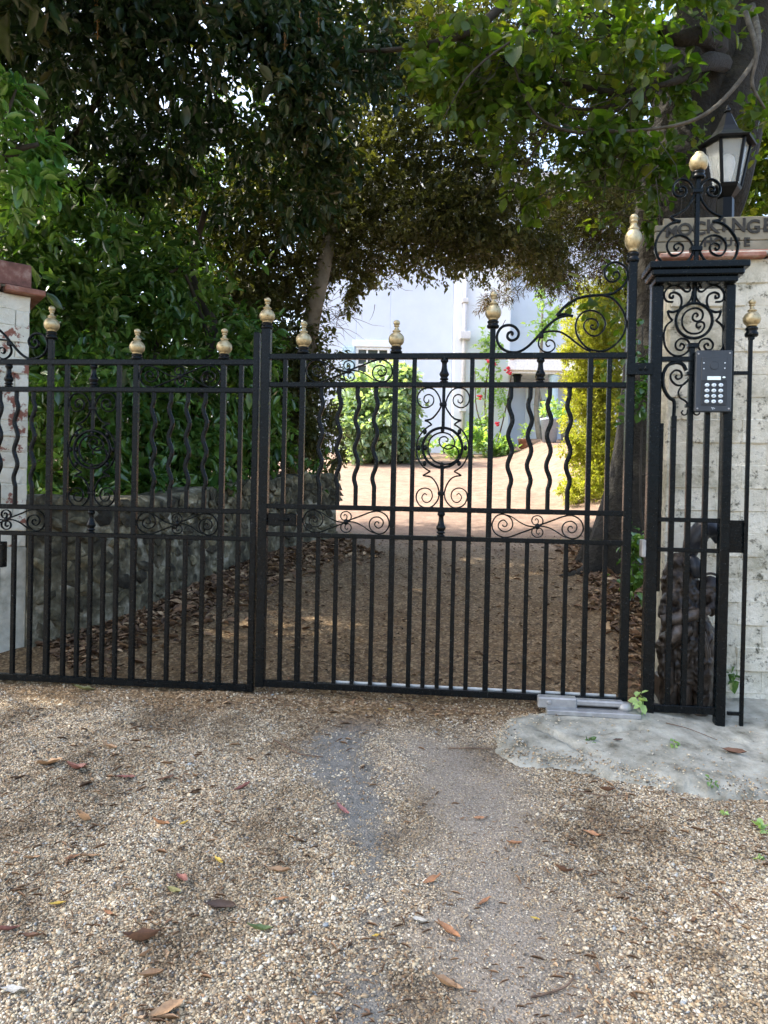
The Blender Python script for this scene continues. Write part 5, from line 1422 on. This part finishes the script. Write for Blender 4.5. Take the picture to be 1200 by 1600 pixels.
pot(884, 708, 16.4, .15, .42, M['pot_grey'], 'smaller grey pot beside the golden hedge right of the porch column', 120, 47)
pot(818, 704, 16.3, .13, .2, M['tile'], 'small terracotta pot on the gravel left of the porch', 60, 48)
# ------------------------------------------------------------------ statue standing between the iron pier and the wall
M['bronze'] = surf('weathered_brown_statue', [(.3, (.004, .003, .0022)), (.46, (.018, .0125, .0085)), (.6, (.05, .037, .026)), (.72, (.11, .085, .062))], 20, 8, .38, .6, .006, 60, world=True)
M['hood'] = surf('dark_slate_hood', [(.3, (.012, .014, .018)), (.7, (.04, .048, .06))], 10, 5, .35, .4, .004, 50, world=True)
PS = Plane((0, 3.6, 1.49), R(-7.0056), 1.4, 0.48, .165)
sb = PS.b + PS.e * PS.x(1075, 1100); sb[2] = float(gz(sb[0], sb[1])) - .01
st_ = empty('garden_statue', sb, 'dark brown weathered statue of a hooded hunched figure behind the iron pier bars', 'statue', None, PS.th)
sx0 = PS.x(1075, 1100)
def sp_(px, py, y=0.0):
    a, b = PS.uv(px, py); return np.array([a - sx0, y, b + PS.b[2] - sb[2]])
mb = MB()
tube(mb, [sp_(1068, 1065), sp_(1066, 1010), sp_(1070, 950), sp_(1062, 905, .01), sp_(1070, 868, 0)], [.10, .105, .095, .085, .05], 14, 4, .05)
tube(mb, [sp_(1060, 915, -.03), sp_(1040, 940, -.06), sp_(1030, 962, -.085)], [.045, .036, .03], 10, 4, .04)
tube(mb, [sp_(1026, 962, -.09), sp_(1055, 958, -.10), sp_(1096, 950, -.10)], [.024, .028, .022], 10, 4)
tube(mb, [sp_(1100, 925, -.03), sp_(1108, 940, -.07), sp_(1098, 952, -.095)], [.04, .034, .026], 10, 4)
tube(mb, [sp_(1080, 1000, -.02), sp_(1050, 990, -.075), sp_(1030, 1000, -.09)], [.06, .05, .042], 10, 4)
tube(mb, [sp_(1032, 1000, -.085), sp_(1034, 1040, -.085), sp_(1036, 1085, -.08)], [.04, .034, .03], 10, 4)
tube(mb, [sp_(1080, 985, -.03), sp_(1088, 1030, -.07), sp_(1090, 1100, -.07)], [.06, .05, .04], 10, 4)
for k in range(5):
    tube(mb, [sp_(1090 + k * 4, 955 + k * 4, -.06 + k * .012), sp_(1100 + k * 4, 1000, -.085 + k * .018), sp_(1098 + k * 5, 1060, -.075 + k * .02), sp_(1096 + k * 5, 1105, -.06 + k * .02)], [.012, .02, .02, .018], 8, 4, .1)
tube(mb, [sp_(1070, 880), sp_(1078, 858, -.01), sp_(1086, 842, -.02)], [.045, .036, .034], 10, 4)
lathe(mb, [(.005, -.055), (.03, -.045), (.044, -.02), (.046, .01), (.036, .04), (.006, .055)], 14, *sp_(1090, 838, -.02))
M['bronze_pale'] = surf('pale_bronze', [(.3, (.02, .015, .011)), (.5, (.07, .055, .042)), (.68, (.16, .135, .11))], 22, 8, .4, .6, .005, 60, world=True)  # paler tone for the forearm, knee and robe folds
bo_ = mb.build('body', M['bronze'], st_, True)
rm = bo_.modifiers.new('remesh', 'REMESH'); rm.mode = 'VOXEL'; rm.voxel_size = .006; rm.use_smooth_shade = True
tx_ = bpy.data.textures.new('hewn', 'CLOUDS'); tx_.noise_scale = .035; tx_.noise_depth = 3
dp_ = bo_.modifiers.new('hewn', 'DISPLACE'); dp_.texture = tx_; dp_.strength = .03; dp_.mid_level = .5; dp_.texture_coords = 'LOCAL'
sm_ = bo_.modifiers.new('smooth', 'SMOOTH'); sm_.iterations = 1; sm_.factor = .5
mb = MB(); tube(mb, [sp_(1024, 964, -.108), sp_(1040, 962, -.118), sp_(1070, 956, -.122), sp_(1097, 949, -.112)], [.024, .028, .027, .019], 12, 4, .05); mb.build('forearm', M['bronze_pale'], st_, True)
mb = MB(); tube(mb, [sp_(1066, 978, -.10), sp_(1046, 982, -.125), sp_(1034, 996, -.125)], [.034, .038, .028], 12, 4, .06); mb.build('knee', M['bronze_pale'], st_, True)
mb = MB()
for k in range(6): tube(mb, [sp_(1082 + k * 6, 966 + k * 5, -.10 + k * .012), sp_(1092 + k * 5, 1010, -.115 + k * .016), sp_(1092 + k * 5, 1060 - k * 3, -.10 + k * .016)], [.005, .0095, .004], 6, 4, .1)
mb.build('robe_folds', M['bronze_pale'], st_, True)
mb = MB(); tube(mb, [sp_(1074, 868, -.035), sp_(1080, 846, -.045), sp_(1096, 826, -.045), sp_(1112, 832, -.05), sp_(1116, 848, -.05)], [.03, .045, .05, .04, .012], 14, 5, .05); mb.build('hood', M['hood'], st_, True)
mb = MB(); tube(mb, [sp_(1072, 872, -.05), sp_(1080, 885, -.07), sp_(1082, 900, -.065)], [.03, .036, .02], 10, 4, .12); mb.build('scarf', M['hood'], st_, True)
mb = MB(); c = sp_(1106, 915, -.055); tube(mb, [c + np.array([.05 * math.cos(a), .012 * math.sin(a), .062 * math.sin(a)]) for a in np.linspace(0, 6.2832, 25)], .006, 6, 1); tube(mb, [c + np.array([0, .02, 0]), c + np.array([.0, .08, -.01])], [.05, .04], 14, 1); mb.build('bucket', M['bronze'], st_, True)
mb = MB(); a0, a1 = sp_(1028, 1100), sp_(1118, 1058)
cbox(mb, a0[0], a1[0], -.05, .1, -.05, a1[2], .012); mb.build('seat_block', M['bronze'], st_)
for px in (1040, 1062, 1086):
    a = sp_(px, 1107)[0]; mb = MB(); lathe(mb, [(.034, -.02), (.037, .03), (.033, .05), (.036, .06), (.034, .15), (.03, .16)], 12); mb.build('seat_drum', M['bronze'], st_, True, loc=(a, -.075, 0))

# ------------------------------------------------------------------ fallen leaves, twigs, weeds
LC = {'tan': (.34, .21, .11), 'brown': (.15, .075, .04), 'dark brown': (.065, .04, .028), 'red': (.21, .085, .065), 'pink': (.29, .13, .12), 'orange': (.36, .18, .085), 'yellow': (.55, .38, .07), 'olive': (.2, .19, .07), 'green': (.12, .17, .06), 'grey': (.36, .36, .33)}
LM = {}
for nm, c in LC.items():
    mt, n, l, p = newmat('dead_leaf_' + nm.replace(' ', '_'))
    t = noise(n, l, 60, 4, coords(n)); t.inputs['Scale'].default_value = 3.5
    r = ramp(n, [(.3, tuple(x * .6 for x in c)), (.5, c), (.75, tuple(min(1, x * 1.3) for x in c))]); l.new(t.outputs[0], r.inputs[0]); l.new(r.outputs[0], p.inputs['Base Color']); p.inputs['Roughness'].default_value = .7
    LM[nm] = mt
def dead_leaf(mat, curl, seed):
    g = np.random.default_rng(seed)
    prof = [.06, .5, .8, .95, .85, .5, .04]
    v = []; f = []
    n_ = len(prof)
    for i, w in enumerate(prof):
        x = i / (n_ - 1); zc_ = curl * .5 * (4 * (x - .5) ** 2) * .35
        for s in (-1, -.5, 0, .5, 1):
            v.append((x - .5, s * w * .22 * (1 - curl * .35 * abs(s)), zc_ + curl * .18 * s * s * w + .03 * g.normal() * abs(s)))
    for i in range(n_ - 1):
        for k in range(4):
            a = i * 5 + k; f.append((a, a + 5, a + 6, a + 1))
    return MB().add(v, f).mesh('fallen_leaf', mat, True)
FL = [(380, 1232, 26, 'red', 'small dark red fallen leaf on the gravel below the meeting of the gate leaves'),
 (535, 1268, 32, 'pink', 'pinkish red fallen leaf on the left edge of the tarmac strip'),
 (288, 1285, 14, 'yellow', 'tiny bright yellow leaf speck in the middle of the left gravel'),
 (250, 1287, 28, 'orange', 'orange brown leaf just left of the tiny yellow leaf speck'),
 (130, 1282, 34, 'tan', 'pale tan curled leaf on the left gravel beside a dusty dark patch'),
 (48, 1343, 24, 'tan', 'broad tan leaf near the left edge of the picture, upper of two'),
 (113, 1342, 22, 'orange', 'upright looking orange tan leaf right of the broad tan leaf at left'),
 (141, 1341, 26, 'tan', 'thin tan leaf right beside the upright orange tan leaf'),
 (285, 1375, 34, 'red', 'broad dull red leaf in the centre of the left gravel'),
 (342, 1347, 22, 'yellow', 'orange yellow crinkled leaf above and right of the broad red leaf'),
 (272, 1395, 28, 'olive', 'narrow olive leaf just below the broad dull red leaf'),
 (90, 1415, 20, 'yellow', 'small golden leaf low on the left gravel'),
 (170, 1432, 17, 'orange', 'small pale orange leaf right of the small golden leaf'),
 (440, 1408, 20, 'orange', 'orange leaf left of the lower tarmac strip'),
 (8, 1460, 30, 'red', 'rust red leaf cut by the left edge of the picture'),
 (50, 1470, 28, 'brown', 'brown flat leaf right of the rust red leaf at the left edge'),
 (222, 1477, 48, 'brown', 'large curled brown leaf, largest on the lower left gravel'),
 (225, 1500, 20, 'tan', 'little tan leaf tucked below the large curled brown leaf'),
 (405, 1455, 36, 'green', 'long dark green leaf lying on the lower gravel'),
 (455, 1461, 22, 'dark brown', 'dark brown leaf right of the long green leaf'),
 (235, 1526, 34, 'tan', 'tan folded leaf near the bottom left, above a long cream leaf'),
 (260, 1583, 46, 'tan', 'long cream leaf lying at the very bottom of the left gravel'),
 (587, 1464, 15, 'yellow', 'pale yellow leaf on the lower end of the tarmac strip'),
 (120, 1205, 46, 'red', 'long reddish leaf at upper left below the gate'),
 (75, 1200, 50, 'tan', 'long tan leaf at upper left beside the reddish one'),
 (170, 1171, 28, 'tan', 'straw coloured leaf above the dark twig on the left gravel'),
 (195, 1215, 28, 'red', 'reddish brown leaf under the straw coloured leaf'),
 (258, 1218, 26, 'brown', 'brown leaf between the reddish brown leaf and the small dark red leaf'),
 (435, 1365, 34, 'tan', 'long dull tan leaf left of the middle of the tarmac strip'),
 (345, 1418, 44, 'dark brown', 'dark crumpled leaf cluster in the middle of the lower left gravel'),
 (130, 1078, 32, 'olive', 'pale olive leaf right under the bottom rail of the left gate leaf'),
 (948, 1238, 22, 'brown', 'curled chestnut brown leaf below the front edge of the concrete apron'),
 (748, 1283, 18, 'orange', 'small orange leaf alone on the gritty lane'),
 (803, 1325, 22, 'orange', 'forked orange leaf on the gritty lane'),
 (880, 1366, 26, 'brown', 'curled brown leaf in the middle of the right gravel'),
 (675, 1379, 30, 'orange', 'bright orange brown leaf left of the gritty lane'),
 (757, 1412, 24, 'orange', 'orange brown leaf in the centre of the gritty lane'),
 (657, 1443, 28, 'grey', 'pale grey leaf lying aslant left of the gritty lane'),
 (700, 1459, 40, 'orange', 'long orange brown leaf beside the pale grey leaf'),
 (836, 1437, 15, 'yellow', 'pale yellow leaf speck on the right of the gritty lane'),
 (697, 1541, 46, 'tan', 'ragged tan leaf at the bottom of the gritty lane'),
 (925, 1302, 24, 'orange', 'pale orange leaf on dark debris below the apron'),
 (610, 1112, 10, 'yellow', 'yellow green leaf speck just below the right gate leaf'),
 (1145, 1189, 34, 'brown', 'brown leaf scrap on the concrete apron'),
 (20, 1560, 40, 'grey', 'crumpled grey leaf in the bottom left corner'),
 (965, 1170, 14, 'dark brown', 'tiny dark leaf on the concrete apron')]
g_ = np.random.default_rng(77)
def on_ground(px, py):
    q = ground(px, py); x, y = q[0], q[1]
    z = q[2] + .010 * wav(x, y, 4) + .006 * wav(x, y, 15, 1) + .003 * wav(x, y, 50, 2)
    if inside(np.array(x), np.array(y), poly): z = max(z, apron_z(x, y))
    return np.array([x, y, float(z)])
for k, (px, py, ln_, col, lab) in enumerate(FL):
    q = on_ground(px, py)
    d = np.linalg.norm(q - EYE)
    me = dead_leaf(LM[col], g_.uniform(.35, 1.0) if 'curled' not in lab else 1.5, 200 + k)
    o = link('fallen_leaf', me, None, (q[0], q[1], q[2] + .006), (g_.normal(0, .22), g_.normal(0, .15), g_.choice([0, math.pi]) + g_.normal(0, .5)), ln_ * d / F * 1.0)
    tag(o, lab, 'leaf', 'fallen leaves on the drive')
M['stick'] = surf('dry_stick', [(.3, (.07, .045, .03)), (.7, (.18, .12, .08))], 20, 4, .9, .3, world=True)
for k, (pts, r, lab) in enumerate(((((830, 1562), (850, 1558), (885, 1545), (898, 1528)), .0035, 'curved grey brown stick on the gravel at the lower right'), (((430, 1158), (445, 1168), (470, 1182), (505, 1186)), .0035, 'dark bent twig on the gravel left of the tarmac strip'), (((1120, 1395), (1140, 1415), (1152, 1440)), .003, 'pale green brown stalk on the right gravel'), (((870, 1273), (910, 1270), (960, 1285)), .002, 'fine reddish twig in the debris under the apron'), (((905, 1238), (940, 1245), (985, 1248)), .0025, 'short twig along the front edge of the apron'), (((700, 1172), (735, 1174), (770, 1176)), .003, 'reddish strip of bark left of the concrete apron'), (((1040, 1143), (1075, 1152), (1120, 1170)), .0025, 'thin twig across the concrete apron'))):
    P = [on_ground(*q) + np.array([0, 0, .008]) for q in pts]
    b = P[0]; mb = MB(); tube(mb, [q - b for q in P], [r, r * .6], 6, 4, .15); tag(mb.build('stick', M['stick'], None, True, loc=b), lab, 'stick', 'sticks on the drive')
# small weeds
for k, (px, py, n_, L, mat, lab) in enumerate(((1003, 1128, 12, .036, 'fresh', 'bright green seedling at the foot of the iron pier on the concrete'), (1110, 1236, 14, .018, 'laurel', 'small dark green weed at the front edge of the concrete apron'), (1128, 1268, 16, .012, 'fresh', 'low feathery weed on the gravel below the apron'), (1188, 1303, 22, .021, 'fresh', 'leafy weed at the right edge of the picture'), (1192, 1345, 12, .015, 'fresh', 'little weed below the leafy weed at the right edge'), (1147, 1060, 9, .045, 'laurel', 'dark leaf of ivy sprouting at the wall foot beside the rod'), (915, 1168, 10, .022, 'laurel', 'scrap of moss green weed in the apron crack'), (1058, 1176, 12, .02, 'fresh', 'yellowish weed tuft on the middle of the apron'))):
    q = on_ground(px, py) if k != 5 else RW.b + RW.e * RW.uv(1147, 1055)[0] + np.array([0, 0, RW.uv(1147, 1055)[1]]) - RW.n * .03
    t = empty('weed', q, lab, 'weed', 'weeds by the gate')
    hgt = L * (2.0 if k == 0 else .7)
    o = crown(t, [(q + np.array([0, 0, hgt * .7]), np.array([L * .9, L * .7, hgt * .6]), n_)], L, L * .75, M[mat], 60 + k, 3, LEAF6, 0, None, 1.0, .0, 2, 'foliage')
    limb(t, [q, q + np.array([.004, 0, hgt * .6]), q + np.array([.0, .0, hgt * 1.1])], [.003, .0015], M[mat], 'stem', 5, 3)
# leaf litter and needles
def litter(name, n_, gen, L, Wd, mats_stops, seed, label, lift=.008, tilt=.35):
    g = np.random.default_rng(seed)
    x, y = gen(g, n_)
    z = gz(x, y) + .010 * wav(x, y, 4) + .006 * wav(x, y, 15, 1) + lift
    a = g.uniform(0, 6.283, len(x))
    D = np.stack([np.cos(a), np.sin(a), g.normal(0, tilt, len(x))], 1); D = norm(D)
    up = np.array([0, 0, 1.0]) + g.normal(0, tilt, (len(x), 3)); Nn = norm(up - D * (up * D).sum(1, keepdims=True))
    S_ = np.cross(Nn, D); Ls = L * np.exp(g.normal(0, .4, len(x)))
    tv, tf = LEAF6
    P = np.stack([x, y, z], 1)
    v = P[:, None] + (D[:, None] * (tv[None, :, 0:1] - .5) + S_[:, None] * (tv[None, :, 1:2] * Wd / L) + Nn[:, None] * tv[None, :, 2:3] * 1.1) * Ls[:, None, None]
    f = (tf[None] + (np.arange(len(x)) * 6)[:, None, None]).reshape(-1, 4)
    mt, n, l, p = newmat(name)
    at_ = n.new('ShaderNodeAttribute'); at_.attribute_name = 'rnd'
    r = ramp(n, mats_stops); l.new(at_.outputs['Fac'], r.inputs[0]); l.new(r.outputs[0], p.inputs['Base Color']); p.inputs['Roughness'].default_value = .8
    o = link(name, npmesh(name, v.reshape(-1, 3), f, mt, {'rnd': np.repeat(g.random(len(x)), 6)}, True))
    tag(o, label, 'leaf litter', kind='stuff')
BR = [(0, (.06, .034, .02)), (.35, (.14, .08, .042)), (.7, (.25, .15, .08)), (.9, (.36, .24, .13)), (1, (.48, .34, .2))]
def gen_wall(g, n_):
    s = g.uniform(.05, sgl[-1] + .2, n_); off = np.abs(g.normal(0, .28, n_)) + .03
    q = np.array([wall_pt(min(a, sgl[-1])) + wall_n(min(a, sgl[-1] - .01))[0] * b for a, b in zip(s, off)])
    return q[:, 0], q[:, 1]
litter('leaf_litter', 3600, gen_wall, .048, .021, BR, 301, 'drift of dry brown leaves along the foot of the flint wall', .012, .4)
def gen_right(g, n_):
    y = g.uniform(3.75, 7.2, n_); x = 1.0 + .1 * y + np.abs(g.normal(0, .45, n_)) * 1.1 + g.normal(0, .08, n_)
    k = (y + TX * x > 3.85); return x[k], y[k]
litter('leaf_litter', 3600, gen_right, .05, .024, BR, 302, 'brown leaf litter on the bank at the foot of the beech', .012, .4)
def gen_drive(g, n_):
    y = g.uniform(3.45, 7.6, n_); x = g.uniform(-2, 2, n_) * (.55 * y / 3.5 * .9); return x, y
litter('leaf_litter', 5200, gen_drive, .019, .008, BR, 303, 'small brown leaf scraps scattered over the shaded drive behind the gate', .006, .25)
def gen_front(g, n_):
    y = g.uniform(1.6, 3.6, n_ * 2); x = g.uniform(-1, 1, n_ * 2) * (y * .53 + .1)
    k = g.random(len(x)) < np.clip(.25 + .6 * wav(x, y, 3.1, 5) + .5 * wav(x, y, 9, 2) + .35 * (x < 0), .04, 1); return x[k][:n_], y[k][:n_]
litter('needle_litter', 3000, gen_front, .02, .0024, [(0, (.10, .058, .03)), (.5, (.24, .14, .075)), (1, (.4, .27, .16))], 304, 'brown needles and fine plant debris strewn over the gravel', .006, .12)
litter('dead_leaf_scraps', 240, gen_front, .013, .006, [(0, (.14, .08, .045)), (.5, (.28, .17, .09)), (1, (.45, .33, .2))], 305, 'small brown leaf scraps strewn over the gravel before the gate', .006, .2)
